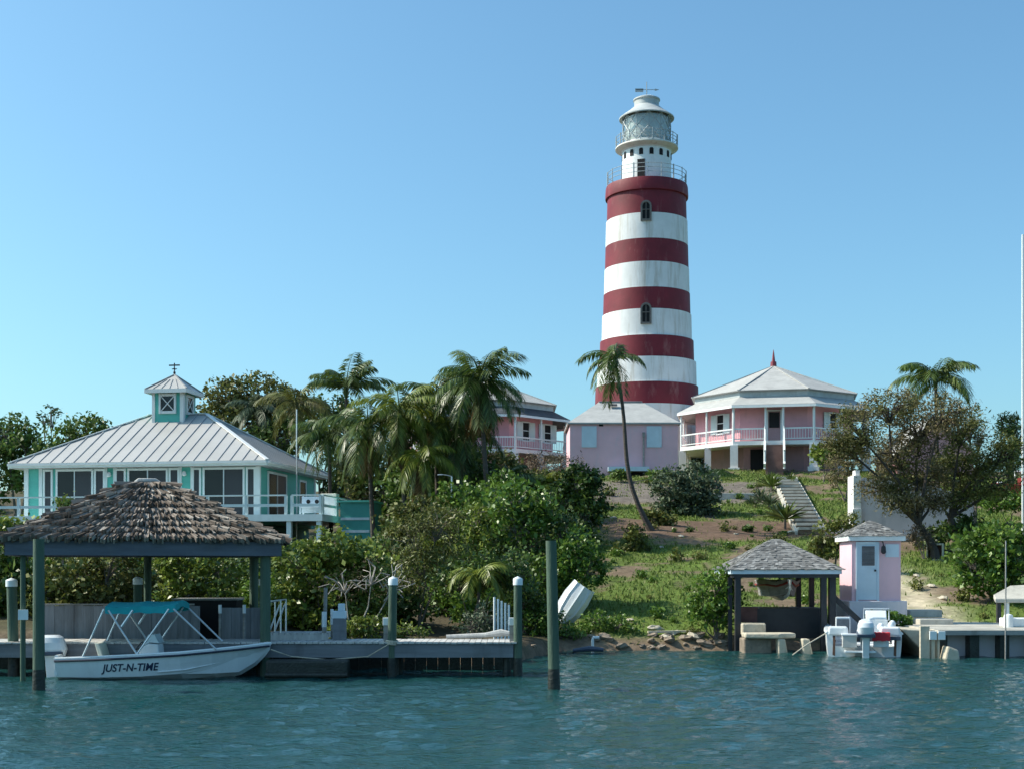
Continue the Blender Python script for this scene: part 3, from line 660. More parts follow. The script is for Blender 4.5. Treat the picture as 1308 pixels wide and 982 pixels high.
mb = MB(); mb.bx(-.55,.55,-.05,0,.12,.9); mb.bx(-.55,.55,-.45,-.06,.38,.44)
for sx in (-.5,.5): mb.bx(sx-.04,sx+.04,-.45,-.4,0,.38); mb.bx(sx-.045,sx+.045,.005,.05,0,.92)
mb.build("frame", M['pale_blue'], ben)
mb = MB()
for sx in (-.22,.2): mb.lathe([(.1,0),(.1,.02),(.005,.02)], 14, c=(0,0,0)); 
for sx, i0 in ((-.22,0),(.2,1)):
    k0 = i0*42
    for i in range(k0, k0+42): v = mb.v[i]; mb.v[i] = (sx+v[0], -.056-v[2]*.5, .66+v[1])
mb.build("cut_out", M['dark'], ben)
cl = thing("cool_box", "white lidded cool box set on the corner of the deck railing", "cool box", TH.matrix_basis @ Vector((3.0, .6, ZD)), R(-9))
mb = MB(); mb.bx(-.38,.38,-.25,.25,0,1.0); mb.build("body", M['white'], cl, bevel=.03)
mb = MB(); mb.bx(-.4,.4,-.27,.27,1.0,1.14); mb.build("lid", M['seat'], cl, bevel=.03)
# teal outbuilding behind the deck end
ob = thing("teal_shed", "low turquoise shed with slatted front beside the deck end", "shed", (PX(454, 63.5), 63.5, H(PX(454,63.5),63.5)-.2), R(-9))
zt_ = PZ(641, 63.5)-ob.location.z
mb = MB(); mb.bx(-.75,.75,0,2,0,zt_); mb.build("wall", M['teal_dark'], ob)
mb = MB(); mb.bx(-.85,.85,-.15,2.1,zt_+.003,zt_+.09); mb.build("roof", M['teal'], ob)
mb = MB()
for k in range(4): mb.bx(-.7,.7,-.05,-.003,.5+k*.6,.62+k*.6)
mb.build("slats", M['pale_blue'], ob)
M['rusty'] = pmat('rusty', (.16,.085,.06), .9, .3, 4)
# ------------------------------------------------------------------ shake roofs
def shake_roof(e, r, rows, w, th, seed, jit=.5, over=.18, rag=0):
    """hip roof of individual overlapping shakes; e = 4 eave corners, r = ridge start and end"""
    rnd = random.Random(seed); mb = MB()
    planes = [(e[0],e[1],r[1],r[0]),(e[1],e[2],r[1],r[1]),(e[2],e[3],r[0],r[1]),(e[3],e[0],r[0],r[0])]
    for a, b, c, d in planes:
        a, b, c, d = map(Vector, (a,b,c,d)); nrm = (b-a).cross(d-a).normalized()
        mb.add([a,b,c,d] if (c-d).length > 1e-4 else [a,b,c], [(0,1,2,3)] if (c-d).length > 1e-4 else [(0,1,2)])
        slope = ((d+c)/2-(a+b)/2).length
        for k in range(rows):
            t0 = k/rows; t1 = min(1, (k+1+over*3)/rows)
            L = (a.lerp(d,t0)-b.lerp(c,t0)).length; n_ = max(1, int(L/w))
            cuts = [0]+sorted(min(max((i+rnd.uniform(-.3,.3))/n_,0),1) for i in range(1,n_))+[1]
            for u0, u1 in zip(cuts, cuts[1:]):
                if u1-u0 < .002: continue
                lo = t0 - rnd.uniform(0, jit)/rows; hi = t1
                P_ = lambda u, t, o: a.lerp(b,u).lerp(d.lerp(c,u), t) + nrm*o
                ol = th*(rnd.uniform(.6,1.7) if not rag else rnd.choice((.8,1,1,1.15,1.5))*rnd.uniform(.85,1.15)); oh = th*.25
                q0, q1, q2, q3 = P_(u0,lo,ol), P_(u1,lo,ol*rnd.uniform(.7,1.2)), P_(u1,hi,oh), P_(u0,hi,oh)
                g0, g1 = q0-nrm*th*.9, q1-nrm*th*.9
                mb.add([q0,q1,q2,q3,g0,g1], [(0,1,2,3),(4,5,1,0),(4,0,3),(1,5,2)])
    return mb

# ------------------------------------------------------------------ thatched boathouse over the moored boat
BH = thing("boathouse", "open boathouse with shaggy weathered thatch roof standing over the water", "boathouse", (-11.21, 29.5, 0), R(15))
zb_, zt_ = PZ(709, 30.3), PZ(691, 30.3); za_ = PZ(616, 32.4)
BW, BD = 6.0, 4.4
e = [(-.08,-.08,zt_+.02),(BW+.08,-.08,zt_+.02),(BW+.08,BD+.08,zt_+.02),(-.08,BD+.08,zt_+.02)]; rr = [(BW/2-.3,BD/2,za_),(BW/2+.3,BD/2,za_)]
shake_roof(e, rr, 9, .034, .125, 3, jit=.5, over=.08, rag=1).build("thatch_roof", M['shake'], BH)
mb = MB(); mb.tube([(BW/2-.28,BD/2,za_+.0),(BW/2-.2,BD/2,za_+.05),(BW/2+.2,BD/2,za_+.05),(BW/2+.3,BD/2,za_+.0)], [.04,.06,.06,.04], 8); mb.build("ridge_cap", M['deck_pale'], BH, smooth=True)
mb = MB()
for a, b in (((-.02,0),(BW+.02,0)),((BW,.1),(BW,BD-.1)),((BW+.02,BD),(-.02,BD)),((0,BD-.1),(0,.1))): mb.bar((*a,(zb_+zt_)/2), (*b,(zb_+zt_)/2), .1, zt_-zb_)
mb.build("eave_beam", M['beam'], BH)
mb = MB()
for k in range(7): x = .4+k*(BW-.8)/6; mb.bar((x,.1,zt_-.05),(BW/2+(x-BW/2)*.1,BD/2,za_-.12),.06,.12); mb.bar((x,BD-.1,zt_-.05),(BW/2+(x-BW/2)*.1,BD/2,za_-.12),.06,.12)
mb.bar((.1,BD/2,zb_+.1),(BW-.1,BD/2,zb_+.1),.1,.2); mb.build("rafters", M['beam'], BH)
for x, y, r in ((BW-.32,.2,.125),(.33,.2,.06),(BW-.3,BD-.2,.12),(.35,BD-.25,.07),(BW*.5,BD-.15,.1)):
    b = MB(); b.tube([(x,y,-.9),(x,y,zb_+.05)], r, 10); b.build("post", M['pile'], BH, smooth=True)
b = MB(); b.bx(.24,.45,.05,.12,PZ(791,29.7),PZ(778,29.7)); b.build("meter_box", M['white'], BH)

# ------------------------------------------------------------------ mooring piles
def pile(label, px, pt, pb, hw, cap=True, group=None, lean=0):
    Y = CH*F/(pb-HY); X = PX(px, Y); r = hw*Y/F; zt = PZ(pt, Y)
    t = thing("mooring_pile", label, "pile", (X, Y, 0), 0, group)
    b = MB(); b.tube([(0,0,.42),(lean*.5,0,zt*.6),(lean,0,zt)], [r*1.03,r,r*.96], 14); b.build("shaft", M['pile'], t, smooth=True)
    b = MB(); b.tube([(0,0,-1.2),(0,0,.1),(0,0,.43)], [r*1.1,r*1.12,r*1.035], 14); b.build("wet_foot", M['pile_wet'], t, smooth=True)
    if cap:
        b = MB(); b.lathe([(r*1.12, zt-.16),(r*1.12, zt-.02),(r*1.0, zt+.0),(0.001, zt+.05)], 14, c=(lean,0,0)); b.build("cap", M['cap'], t, smooth=True)
    return t
pile("tall uncapped green pile standing alone in open water right of the dock", 707.5, 690, 880, 7.2, False, lean=-.06)
pile("tall uncapped green pile in front of the thatched boathouse corner", 49.5, 688, 881, 7.2, False)
pile("capped pile at the far left edge left of the outboard motor", 17.5, 740, 862, 6.5, lean=-.05)
pile("capped pile behind the boat's turquoise canopy", 176, 738, 852, 5.5)
pile("capped pile behind the moored boat's bow at the boathouse corner", 336.5, 739, 852, 5.5)
p4 = pile("capped pile at the middle of the dock front with a rope wound round it", 500.5, 738, 863, 5.5, lean=.03)
b = MB(); rp_ = .115
for k in range(3): b.tube([(rp_*1.15*math.cos(t*.5), rp_*1.15*math.sin(t*.5), .75+k*.035+.01*math.sin(t)) for t in range(14)], .022, 5)
b.build("rope", M['rock_pale'], p4)
pile("capped pile at the right end of the dock", 661.5, 738, 863, 5.5)

# ------------------------------------------------------------------ left dock
DZ = .80
dock = thing("dock", "long grey timber dock running behind the moored boat", "dock", (-6, 31.0, 0))
def dl(x): return x + 6
mb = MB(); rnd = random.Random(4); x = -15.0
while x < .02:
    w = .14; dzz = rnd.uniform(-.004,.004); mb.bx(dl(x), dl(x+w-.012), .0+rnd.uniform(-.03,.01), 1.5, DZ-.04+dzz, DZ+dzz); x += w
mb.build("deck_planks", M['deck_pale'], dock)
mb = MB(); mb.bx(dl(-15), dl(.03), .03, .10, DZ-.36, DZ-.045); mb.bx(dl(-15), dl(.0), 1.38, 1.45, DZ-.36, DZ-.045); mb.bx(dl(-.04), dl(.03), .101, 1.379, DZ-.36, DZ-.045); mb.build("fascia", M['fascia_blue'], dock)
for x in (-13.2,-10.8,-8.6,-5.9,-2.75,-.12):
    for y in (.25, 1.3):
        b = MB(); b.tube([(dl(x),y,-1.2),(dl(x),y,DZ-.05)], .1, 10); b.build("dock_post", M['pile_wet'], dock, smooth=True)
for i, px in enumerate((492.8, 653.5)):
    t = thing("stub_post", ["short capped stub post beside the roped dock pile","short capped stub post beside the dock's end pile"][i], "post", (PX(px,31.3), 31.3, DZ))
    b = MB(); b.bx(-.05,.05,-.05,.05,0,.5); b.build("shaft", M['wood_grey'], t)
    b = MB(); b.bx(-.065,.065,-.065,.065,.38,.56); b.build("cap", M['cap'], t, bevel=.01)
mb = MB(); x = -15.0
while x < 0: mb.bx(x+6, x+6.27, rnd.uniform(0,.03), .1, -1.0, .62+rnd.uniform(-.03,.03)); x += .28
o = mb.build("bulkhead", M['pile_wet']); o.location = (-6, 33.05, 0); tag(o, "dark board wall added to stand in for the shade under the dock", "bulkhead")  # made-up board wall, its dark colour supplies the shade below the dock
wl = thing("board_wall", "grey weathered board wall standing on the dock behind the boat", "wall", (PX(45,33), 33.0, DZ-.1))
zt_ = PZ(773,33)-wl.location.z
mb = MB(); x = 0; L_ = PX(240,33)-PX(40,33)
while x < L_: mb.bx(x, x+.235, rnd.uniform(0,.012), .05, 0, zt_+rnd.uniform(-.01,.01)); x += .24
mb.build("boards", M['wood_wall'], wl); mb = MB(); mb.bx(-.05,L_+.05,-.05,.1,zt_+.012,zt_+.05); mb.build("cap_rail", M['wood_grey'], wl)
w2_ = thing("board_screen", "short grey board screen with thin white-topped stakes right of the dark gap", "screen", (PX(283,33), 33.0, DZ-.1))
mb = MB(); x = 0; L2 = PX(336,33)-PX(283,33)
while x < L2-.1: mb.bx(x, x+.235, rnd.uniform(0,.012), .05, 0, zt_-.06+rnd.uniform(-.01,.01)); x += .24
mb.build("boards", M['wood_wall'], w2_)
for px in (281, 312):
    b = MB(); xx = PX(px,32.7)-w2_.location.x; b.tube([(xx,-.3,0),(xx,-.3,zt_+.02)], .035, 6); b.build("stake", M['wood_grey'], w2_)
    b = MB(); b.tube([(xx,-.3,zt_-.18),(xx,-.3,zt_+.03)], .042, 6); b.build("stake_cap", M['cap'], w2_)
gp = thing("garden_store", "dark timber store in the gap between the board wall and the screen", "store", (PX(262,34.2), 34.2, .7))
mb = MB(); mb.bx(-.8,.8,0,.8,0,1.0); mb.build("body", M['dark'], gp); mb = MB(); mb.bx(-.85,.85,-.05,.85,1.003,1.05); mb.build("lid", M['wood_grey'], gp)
# raised pale walkway with its hand frame
gw = thing("boarding_ramp", "pale planked boarding ramp with a tubular hand frame on the dock", "ramp", (PX(343,32.2), 32.0, DZ))
L3 = PX(421,32.2)-PX(343,32.2)
mb = MB(); x = 0
while x < L3-.05: mb.bx(x, x+.13, 0, .9, .04, .17); x += .145
mb.bx(0,L3,-.03,-.001,.0,.13); mb.build("planks", M['deck_pale'], gw)
mb = MB()
for y in (.05,.8):
    mb.tube([(.05,y,.17),(.05,y,.9),(.32,y,.95),(.32,y,.17)], .022, 6); mb.tube([(.05,y,.2),(.3,y,.85)], .022, 6)
mb.bar((.05,.4,.93),(.33,.4,.96),.85,.03); mb.build("hand_frame", M['alu'], gw)
for i, (px, pt, w, lab) in enumerate(((434,772,.13,"tallest grey utility pedestal with pale blue-white top on the dock"),(413,782,.09,"thin white-capped utility post left of the grey pedestal"),(422,779,.06,"slender white-capped pipe between the utility posts"))):
    t = thing("utility_pedestal", lab, "utility post", (PX(px,31.9), 31.9+.15*i, DZ)); hh = PZ(pt,31.9)-DZ
    if i == 0:
        b = MB(); b.bx(-.15,.15,-.12,.12,0,.52); b.build("cabinet", M['fascia_blue'], t, bevel=.015)
        b = MB(); b.bx(-.155,.155,-.125,.125,.521,.70); b.bx(-.03,.12,-.1,.1,.7,hh+.03); b.build("hood", M['pale_blue'], t, bevel=.015)
    else:
        b = MB(); b.tube([(0,0,0),(0,0,hh)], w*.6, 8); b.build("shaft", M['wood_grey'], t)
        b = MB(); b.tube([(0,0,hh-.35),(0,0,hh+.02)], w*.66, 8); b.build("cap", M['cap'], t)
t = thing("stake", "thin dark bare pole rising behind the white-capped utility post", "pole", (PX(414.5,33.6), 33.6, .6)); b = MB(); b.tube([(0,0,0),(.03,0,PZ(750,33.6)-.6)], .05, 7); b.build("shaft", M['wood_grey'], t)
for i in range(5):
    px = 631.5+i*4.6; Y = 33.4; t = MB(); t.tube([(0,0,0),(.0,0,PZ(762+2.5*i,Y)-.55)], .028, 7)
    tag(t.build("plastic_pipe", M['pvc'], origin=None), "white plastic pipe standing upright in the row behind the dock's right end", "pipe", "white pipes in a row behind the dock end").location = (PX(px,Y), Y, .55)
# dark pontoon under the dock, dinghy on the dock
po = thing("pontoon", "low black floating pontoon moored under the dock beyond the bow", "pontoon", (PX(392,30.4), 30.4, 0))
mb = MB(); mb.bx(-.95,.93,0,.55,-.25,.42); mb.build("hull", M['pile_wet'], po, bevel=.06)
mb = MB(); mb.tube([(-.95,-.03,.08),(.93,-.03,.08)], .06, 8); mb.build("rubbing_strip", M['pile_wet'], po)
mb = MB(); mb.tube([(PX(570,32.3),32.3,DZ+.06),(PX(620,32.3),32.3,DZ+.1),(PX(640,32.3),32.25,DZ+.16),(PX(653,32.3),32.2,DZ+.14)], [.05,.06,.09,.05], 8)
tag(mb.build("rolled_tarp", M['deck_pale'], origin=(PX(610,32.3),32.3,DZ), smooth=True), "long pale roll of sailcloth lying on the dock near its end", "tarp")

# ------------------------------------------------------------------ hulls
def hull_mesh(st, floor=.12, lip=.06, mats=(0,0,0,0)):
    """stations: (x, half beam at gunwale, half beam at chine, z gunwale, z chine, z keel); bow towards +x"""
    mb = MB(); rings = []
    for (x, bg_, bc, zg_, zc, zk) in st:
        li = max(bg_-lip, .01); fl = max(min(bc-.03, li-.02), .005)
        zf = min(max(floor, zk+.08), zg_-.03)
        half = [(0,zk),(bc*.55,zk+(zc-zk)*.45),(bc,zc),((bc+bg_)/2+.012,(zc+zg_)/2),(bg_,zg_-.03),(bg_,zg_),(li,zg_),(fl,zf),(0,zf)]
        rings.append([Vector((x,-y,z_)) for y, z_ in half] + [Vector((x,y,z_)) for y, z_ in reversed(half[1:-1])])
    n_ = len(rings[0])
    for a, b in zip(rings, rings[1:]):
        for k in range(n_):
            kk = k if k < 8 else n_-1-k
            mb.add([a[k],a[(k+1)%n_],b[(k+1)%n_],b[k]], [(0,3,2,1)], mats[0] if kk < 2 else (mats[1] if kk < 4 else mats[2]))
    mb.add(rings[0], [tuple(range(n_))]); mb.add(rings[-1], [tuple(reversed(range(n_)))])
    return mb
def outboard(name, parent, loc, rz=0, s=1.0, tilt=0, cowl=None, leg=None):
    """tiller/cowl motor: cowl, dark band, midsection and lower unit, pointing aft (-x)"""
    Mx = Matrix.Translation(loc) @ Matrix.Rotation(rz,4,'Z') @ Matrix.Rotation(tilt,4,'Y') @ Matrix.Scale(s,4)
    def done(mb, nm, mat, par, **k):
        mb.v = [tuple(Mx @ Vector(p)) for p in mb.v]; return mb.build(nm, mat, par, **k)
    mb = MB()
    secs = [(.12,.16,.19),(.24,.21,.22),(.36,.205,.215),(.45,.17,.18),(.49,.10,.12)]
    rings = []
    for z_, a, b in secs:
        rings.append([Vector((-.30+(b+.03)*math.copysign(abs(math.cos(t))**.6, math.cos(t))-(.03 if z_ > .3 else 0), a*.85*math.copysign(abs(math.sin(t))**.6, math.sin(t)), z_)) for t in [2*math.pi*k/16 for k in range(16)]])
    loft(mb, rings, close=True); mb.add(rings[0], [tuple(reversed(range(16)))]); mo = done(mb, name, cowl or M['motor'], parent, smooth=True)
    mb = MB(); mb.obox((-.32,0,.17), (1,0,0),(0,1,0),(0,0,1), .47,.38,.07); done(mb, "cowl_band", M['motor_dark'], mo, bevel=.015)
    mb = MB(); mb.prism([(-.42,-.07,.14),(-.16,-.07,.14),(-.2,-.07,-.3),(-.24,-.07,-.75),(-.42,-.07,-.75),(-.38,-.07,-.3)], (0,.14,0)); mb.obox((-.42,0,-.5),(1,0,0),(0,1,0),(0,0,1),.35,.26,.03); mb.tube([(-.12,0,-.8),(-.3,0,-.8),(-.52,0,-.8)], [.03,.07,.04], 10)
    done(mb, "motor_leg", leg or M['motor'], mo, bevel=.01)
    mb = MB(); mb.bar((-.17,0,.1),(-.03,0,.02),.16,.06); mb.bx(-.1,-.03,-.1,.1,-.28,.06); done(mb, "clamp_bracket", M['alu'], mo)
    return mo

# ------------------------------------------------------------------ moored runabout
BT = thing("motor_boat", "white open motor boat with turquoise canopy moored under the boathouse", "boat", (PX(86,30.9), 30.75, 0), R(1))
st_ = [(0,.76,.66,.47,.06,-.16),(.9,.79,.69,.50,.05,-.17),(1.9,.80,.68,.55,.07,-.17),(2.8,.77,.62,.60,.13,-.15),(3.5,.66,.48,.66,.24,-.08),(4.05,.50,.31,.71,.38,.06),(4.4,.34,.17,.745,.52,.27),(4.62,.20,.07,.765,.64,.50),(4.72,.10,.03,.77,.70,.64)]
hull = hull_mesh(st_).build("hull", [M['gel_blue'], M['rub']], BT, smooth=True)
mb = MB()
for s_ in (-1,1): mb.tube([(x, s_*(b+.012), z_-.045) for x, b, _, z_, _, _ in st_], .028, 6)
mb.build("rub_rail", M['rub'], hull)
mb = MB()
for s_ in (-1,1): mb.tube([(x, s_*(b-.03), z_+.012) for x, b, _, z_, _, _ in st_], .035, 6)
mb.build("gunwale", M['gel'], hull, smooth=True)
mb = MB(); mb.bx(-.02,.04,-.7,.7,.1,.40); mb.bar((.0,-.62,.5),(.0,-.3,.5),.08,.1); mb.build("transom", M['gel'], hull)
mb = MB()      # spray strake forward
for s_ in (-1,1): mb.tube([(2.3,s_*.70,.17),(2.9,s_*.66,.22),(3.5,s_*.52,.34),(4.05,s_*.35,.47),(4.5,s_*.14,.62)], .016, 5)
mb.build("spray_strake", M['gel'], hull)
outboard("outboard_motor", BT, (.10,0,.34), s=1.3)
mb = MB(); mb.prism([(1.72,-.27,.12),(2.26,-.27,.12),(2.2,-.27,.78),(1.98,-.27,.80),(1.78,-.27,.68)], (0,.54,0)); con = mb.build("console", M['gel'], BT, bevel=.03)
mb = MB(); mb.prism([(1.80,-.26,.69),(2.0,-.26,.82),(2.22,-.26,.80),(2.12,-.26,1.0),(1.98,-.26,1.0)], (0,.52,0)); mb.build("windscreen", M['clear'], con)
mb = MB(); c_ = Vector((1.68,0,.66)); ax_ = Vector((-.8,0,.5)).normalized(); bb = Vector((0,1,0)); cc = ax_.cross(bb)
mb.tube([c_+(bb*math.cos(t*.3927)+cc*math.sin(t*.3927))*.19 for t in range(17)], .014, 6, cap=False); mb.bar(c_-bb*.19, c_+bb*.19, .02); mb.bar(c_, c_-ax_*.15, .03); mb.build("steering_wheel", M['iron'], con)
mb = MB(); mb.bx(.95,1.42,-.32,.32,.40,.50); mb.bx(1.0,1.36,-.28,.28,.12,.40); se = mb.build("helm_seat", M['seat'], BT, bevel=.03)
mb = MB(); mb.prism([(.86,-.32,.46),(.97,-.32,.44),(.86,-.32,.80),(.76,-.32,.82)], (0,.64,0)); mb.build("seat_back", M['seat'], se, bevel=.02)
mb = MB(); mb.bx(2.9,3.5,-.5,.5,.3,.42); mb.build("bow_thwart", M['gel'], BT, bevel=.02)
mb = MB()      # canopy: slightly sagging sheet with hanging hems
nx_, ny_ = 14, 8; x0_, x1_, zt_ = 1.12, 2.70, 1.66
def top(u, v): return Vector((x0_+(x1_-x0_)*u, -.72+1.44*v, zt_+.10*math.sin(math.pi*v)-.025*abs(math.sin(2*math.pi*u))+.03*(u-.3)))
g_ = [[top(i/nx_, j/ny_) for j in range(ny_+1)] for i in range(nx_+1)]
for i in range(nx_):
    for j in range(ny_): mb.add([g_[i][j],g_[i+1][j],g_[i+1][j+1],g_[i][j+1]], [(0,1,2,3)])
rim = [g_[i][0] for i in range(nx_+1)]+[g_[nx_][j] for j in range(1,ny_+1)]+[g_[i][ny_] for i in range(nx_-1,-1,-1)]+[g_[0][j] for j in range(ny_-1,0,-1)]
lo = [p-Vector((0,0,.15+.012*math.sin(i*1.7))) for i, p in enumerate(rim)]
for i in range(len(rim)): k = (i+1)%len(rim); mb.add([rim[i],rim[k],lo[k],lo[i]], [(0,1,2,3)])
mb.build("canopy", M['canvas'], BT)
for s_ in (-1,1):
    y = s_*.74; base = Vector((1.85,y*1.03,.58))
    for nm, a, b in (("canopy_strut",(.62,y*1.02,.50),(1.10,y*.97,1.60)),("canopy_strut",(3.62,y*.87,.67),(2.66,y*.97,1.60)),("canopy_bow",tuple(base),(1.2,y*.97,1.57)),("canopy_bow",tuple(base),(2.56,y*.97,1.60))):
        mb = MB(); mb.tube([a,b], .022, 6); mb.build(nm, M['alu'], BT)
    mb = MB(); mb.tube([(1.5,y*1.0,1.2),(1.75,y*.97,1.57)], .03, 6); mb.build("canopy_brace", M['alu'], BT)
# lettering on both sides of the hull
def hb(x, z_):
    for a, b in zip(st_, st_[1:]):
        if a[0] <= x <= b[0]:
            f_ = (x-a[0])/(b[0]-a[0]); q_ = [a[i]+(b[i]-a[i])*f_ for i in range(6)]
            t = (z_-q_[4])/(q_[3]-q_[4]); mid = (q_[1]+q_[2])/2+.012
            return q_[2]+(mid-q_[2])*t*2 if t < .5 else mid+(q_[1]-mid)*(t-.5)*2
    return .7
def letters(body, size, shear, sx=1.0):
    c = bpy.data.curves.new("lettering", 'FONT'); c.body = body; c.size = size; c.shear = shear; c.offset = .006; c.extrude = .002; c.space_character = 1.03
    o = bpy.data.objects.new("lettering", c); col.objects.link(o); bpy.context.view_layer.update()
    me = bpy.data.meshes.new_from_object(o.evaluated_get(bpy.context.evaluated_depsgraph_get())); bpy.data.objects.remove(o); bpy.data.curves.remove(c)
    return me
me = letters("JUST-N-TIME", .27, .28); xs = [v.co.x for v in me.vertices]; wtx = max(xs)-min(xs); kx = 1.30/wtx
for v in me.vertices:
    x = 1.04+(v.co.x-min(xs))*kx; z_ = .175+v.co.y*.9+.03*(x-.9); v.co = (x, -hb(x,z_)-.008-v.co.z, z_)
me.materials.append(M['navy']); lt = bpy.data.objects.new("lettering", me); col.objects.link(lt); lt.parent = hull

# ------------------------------------------------------------------ right-hand boathouse and its hanging rowboat
RB = thing("small_boathouse", "small open boathouse with grey shingle roof on dark posts by the pink shed", "boathouse", (PX(1005,40.6), 40.6, 0))
w2 = 140*40.6/F/2; zE = PZ(729,40.6); zA = PZ(688,42.3); dp = 3.4
e = [(-w2-.06,-.06,zE+.06),(w2+.06,-.06,zE+.06),(w2+.06,dp+.06,zE+.06),(-w2-.06,dp+.06,zE+.06)]
shake_roof(e, [(-.12,dp/2,zA),(.12,dp/2,zA)], 16, .10, .02, 9, jit=.4).build("shingle_roof", M['shake_grey'], RB)
mb = MB()
for a, b in (((-w2,0),(w2,0)),((w2,.06),(w2,dp-.06)),((w2,dp),(-w2,dp)),((-w2,dp-.06),(-w2,.06))): mb.bar((*a,zE-.02), (*b,zE-.02), .05, .13)
mb.build("fascia", M['pale_blue'], RB)
mb = MB()
for a, b in (((-w2+.06,.1),(w2-.06,.1)),((w2-.1,.16),(w2-.1,dp-.16)),((w2-.06,dp-.1),(-w2+.06,dp-.1)),((-w2+.1,dp-.16),(-w2+.1,.16))): mb.bar((*a,zE-.12), (*b,zE-.12), .12, .16)
mb.bar((-.35,.2,zE-.1),(-.35,dp-.2,zE-.1),.1,.12); mb.bar((.5,.2,zE-.1),(.5,dp-.2,zE-.1),.1,.12); mb.build("plate_beam", M['iron'], RB)
for x, y, w in ((-w2+.2,.15,.17),(-w2+.02,.5,.12),(w2-.52,.15,.17),(w2-.22,.3,.2),(-w2+.15,dp-.15,.15),(w2-.62,dp-.15,.16),(w2-.2,dp-.2,.16)):
    b = MB(); b.bx(x-w/2,x+w/2,y-w/2,y+w/2,-.3,zE-.19); b.build("post", M['iron'], RB)
b = MB(); b.bar((w2-.25,.4,1.75),(w2+1.0,.2,.55),.14,.16); b.build("brace", M['iron'], RB)
mb = MB(); mb.bx(-w2+.9,w2-.15,1.2,3.2,.0,1.28); mb.build("slip_shade_block", M['iron'], RB)  # block coloured dark to stand in for the shade inside the boathouse
HB = thing("rowing_boat", "old grey rowing boat with red stripe hung under the small boathouse", "rowing boat", (PX(993,43.6), 43.6, PZ(766,41.6)), R(-90))
sth = [(-.9,.58,.48,.62,.30,.02),(0,.64,.52,.62,.28,-.04),(.8,.58,.42,.64,.30,-.04),(1.4,.36,.22,.58,.28,.04),(1.75,.20,.10,.62,.36,.12),(1.95,.06,.03,.66,.46,.3)]
hm = hull_mesh(sth, floor=.1, mats=(0,1,1)); hm.build("hull", [M['gel_blue'], M['wood_grey']], HB, smooth=True)
mb = MB()
for s_ in (-1,1): mb.tube([(x, s_*((b+c)/2+.02), (zg_+zc)/2) for x,b,c,zg_,zc,_ in sth], .035, 6)
mb.build("red_stripe", M['red_boat'], HB)
mb = MB(); mb.bx(-.3,-.05,-.5,.5,.42,.45); mb.bx(.7,.95,-.42,.42,.42,.45); mb.build("thwart", M['wood_grey'], HB)
mb = MB()
for x in (-.5,1.1): mb.tube([(x,-.35,.5),(x,0,zE-.1-HB.location.z),(x,.35,.5)], .015, 5)
mb.build("sling", M['iron'], HB)
M['rusty_box'] = pmat('rusty_box', (.10,.05,.045), .9, .3, 4)
# old coral-stone landing in front
def slab(name, label, cat, pts, Y0, Y1, zt, zb, mat, seed=1, group=None, jit=.03):
    rnd = random.Random(seed); mb = MB(); base = [(x+rnd.uniform(-jit,jit), y+rnd.uniform(-jit,jit)) for x, y in pts]
    cx0 = sum(p[0] for p in base)/len(base); cy0 = sum(p[1] for p in base)/len(base)
    mb.prism([(x-cx0,y-cy0,zb) for x,y in base], (0,0,zt-zb)); o = mb.build(name, mat, bevel=.04); o.location = (cx0,cy0,0)
    return tag(o, label, cat, group)
xa = lambda p, Y=40: PX(p, Y)
slab("landing_slab", "lower pale stone landing slab at the water below the small boathouse", "slab", [(xa(950),39.6),(xa(990),39.4),(xa(1014),39.7),(xa(1012),40.3),(xa(950),40.3)], 0,0,.60,.45,M['concrete_warm'],1)
slab("landing_slab", "upper pale stone landing slab behind the lower one", "slab", [(xa(950),40.35),(xa(982),40.35),(xa(986),41.2),(xa(950),41.2)], 0,0,.86,.5,M['concrete_warm'],2)
slab("shore_rubble", "dark rubble base under the landing slabs", "rubble", [(xa(951),39.75),(xa(985),39.75),(xa(985),40.3),(xa(951),40.3)], 0,0,.445,-.4,M['rock'],3,jit=.1)
for i, (px, lab) in enumerate(((997,"left leaning stone leg of the landing slab in the water"),(1028,"right leaning stone leg of the landing slab in the water"))):
    mb = MB(); mb.prism([(-.16,-.15,-.5),(.2,-.15,-.5),(.02,-.15,.44),(-.2,-.15,.44)], (0,.4,0)); o = mb.build("prop_stone", M['concrete_warm'], bevel=.04); o.location = (xa(px),39.55,0); tag(o, lab, "stone leg")
mb = MB(); mb.bx(-.28,.25,0,.5,0,.42); mb.bx(-.3,.27,-.02,.52,.42,.47); o = mb.build("storage_box", M['rusty_box']); o.location = (xa(957,41.3),41.3,.86); tag(o, "small brown box standing on the upper landing slab", "box")

# ------------------------------------------------------------------ pink utility shed
SH = thing("pink_shed", "small pink shed with pale door and shingled pyramid roof", "shed", (PX(1119,42), 42.0, .45))
g0 = .45; zW0 = PZ(767,42)-g0; zW1 = PZ(690,42)-g0; xl, xr = PX(1088,42)-SH.location.x, PX(1150.5,42)-SH.location.x
mb = MB(); mb.bx(xl,xr,0,1.55,zW0,zW1); mb.build("wall", M['shed_pink'], SH)
mb = MB(); mb.bx(xl-.12,xr+.16,-.16,1.7,-.4,zW0); mb.build("plinth", M['cistern'], SH, bevel=.02)
mb = MB(); e = [Vector(p) for p in ((xl-.1,-.1,zW1),(xr+.1,-.1,zW1),(xr+.1,1.65,zW1),(xl-.1,1.65,zW1))]
for i in range(4): mb.bar(e[i]+Vector((0,0,.07)), e[(i+1)%4]+Vector((0,0,.07)), .06, .15)
mb.build("fascia", M['white'], SH)
zp = PZ(664.5,42.8)-g0
e2 = [(xl-.14,-.14,zW1+.15),(xr+.14,-.14,zW1+.15),(xr+.14,1.69,zW1+.15),(xl-.14,1.69,zW1+.15)]
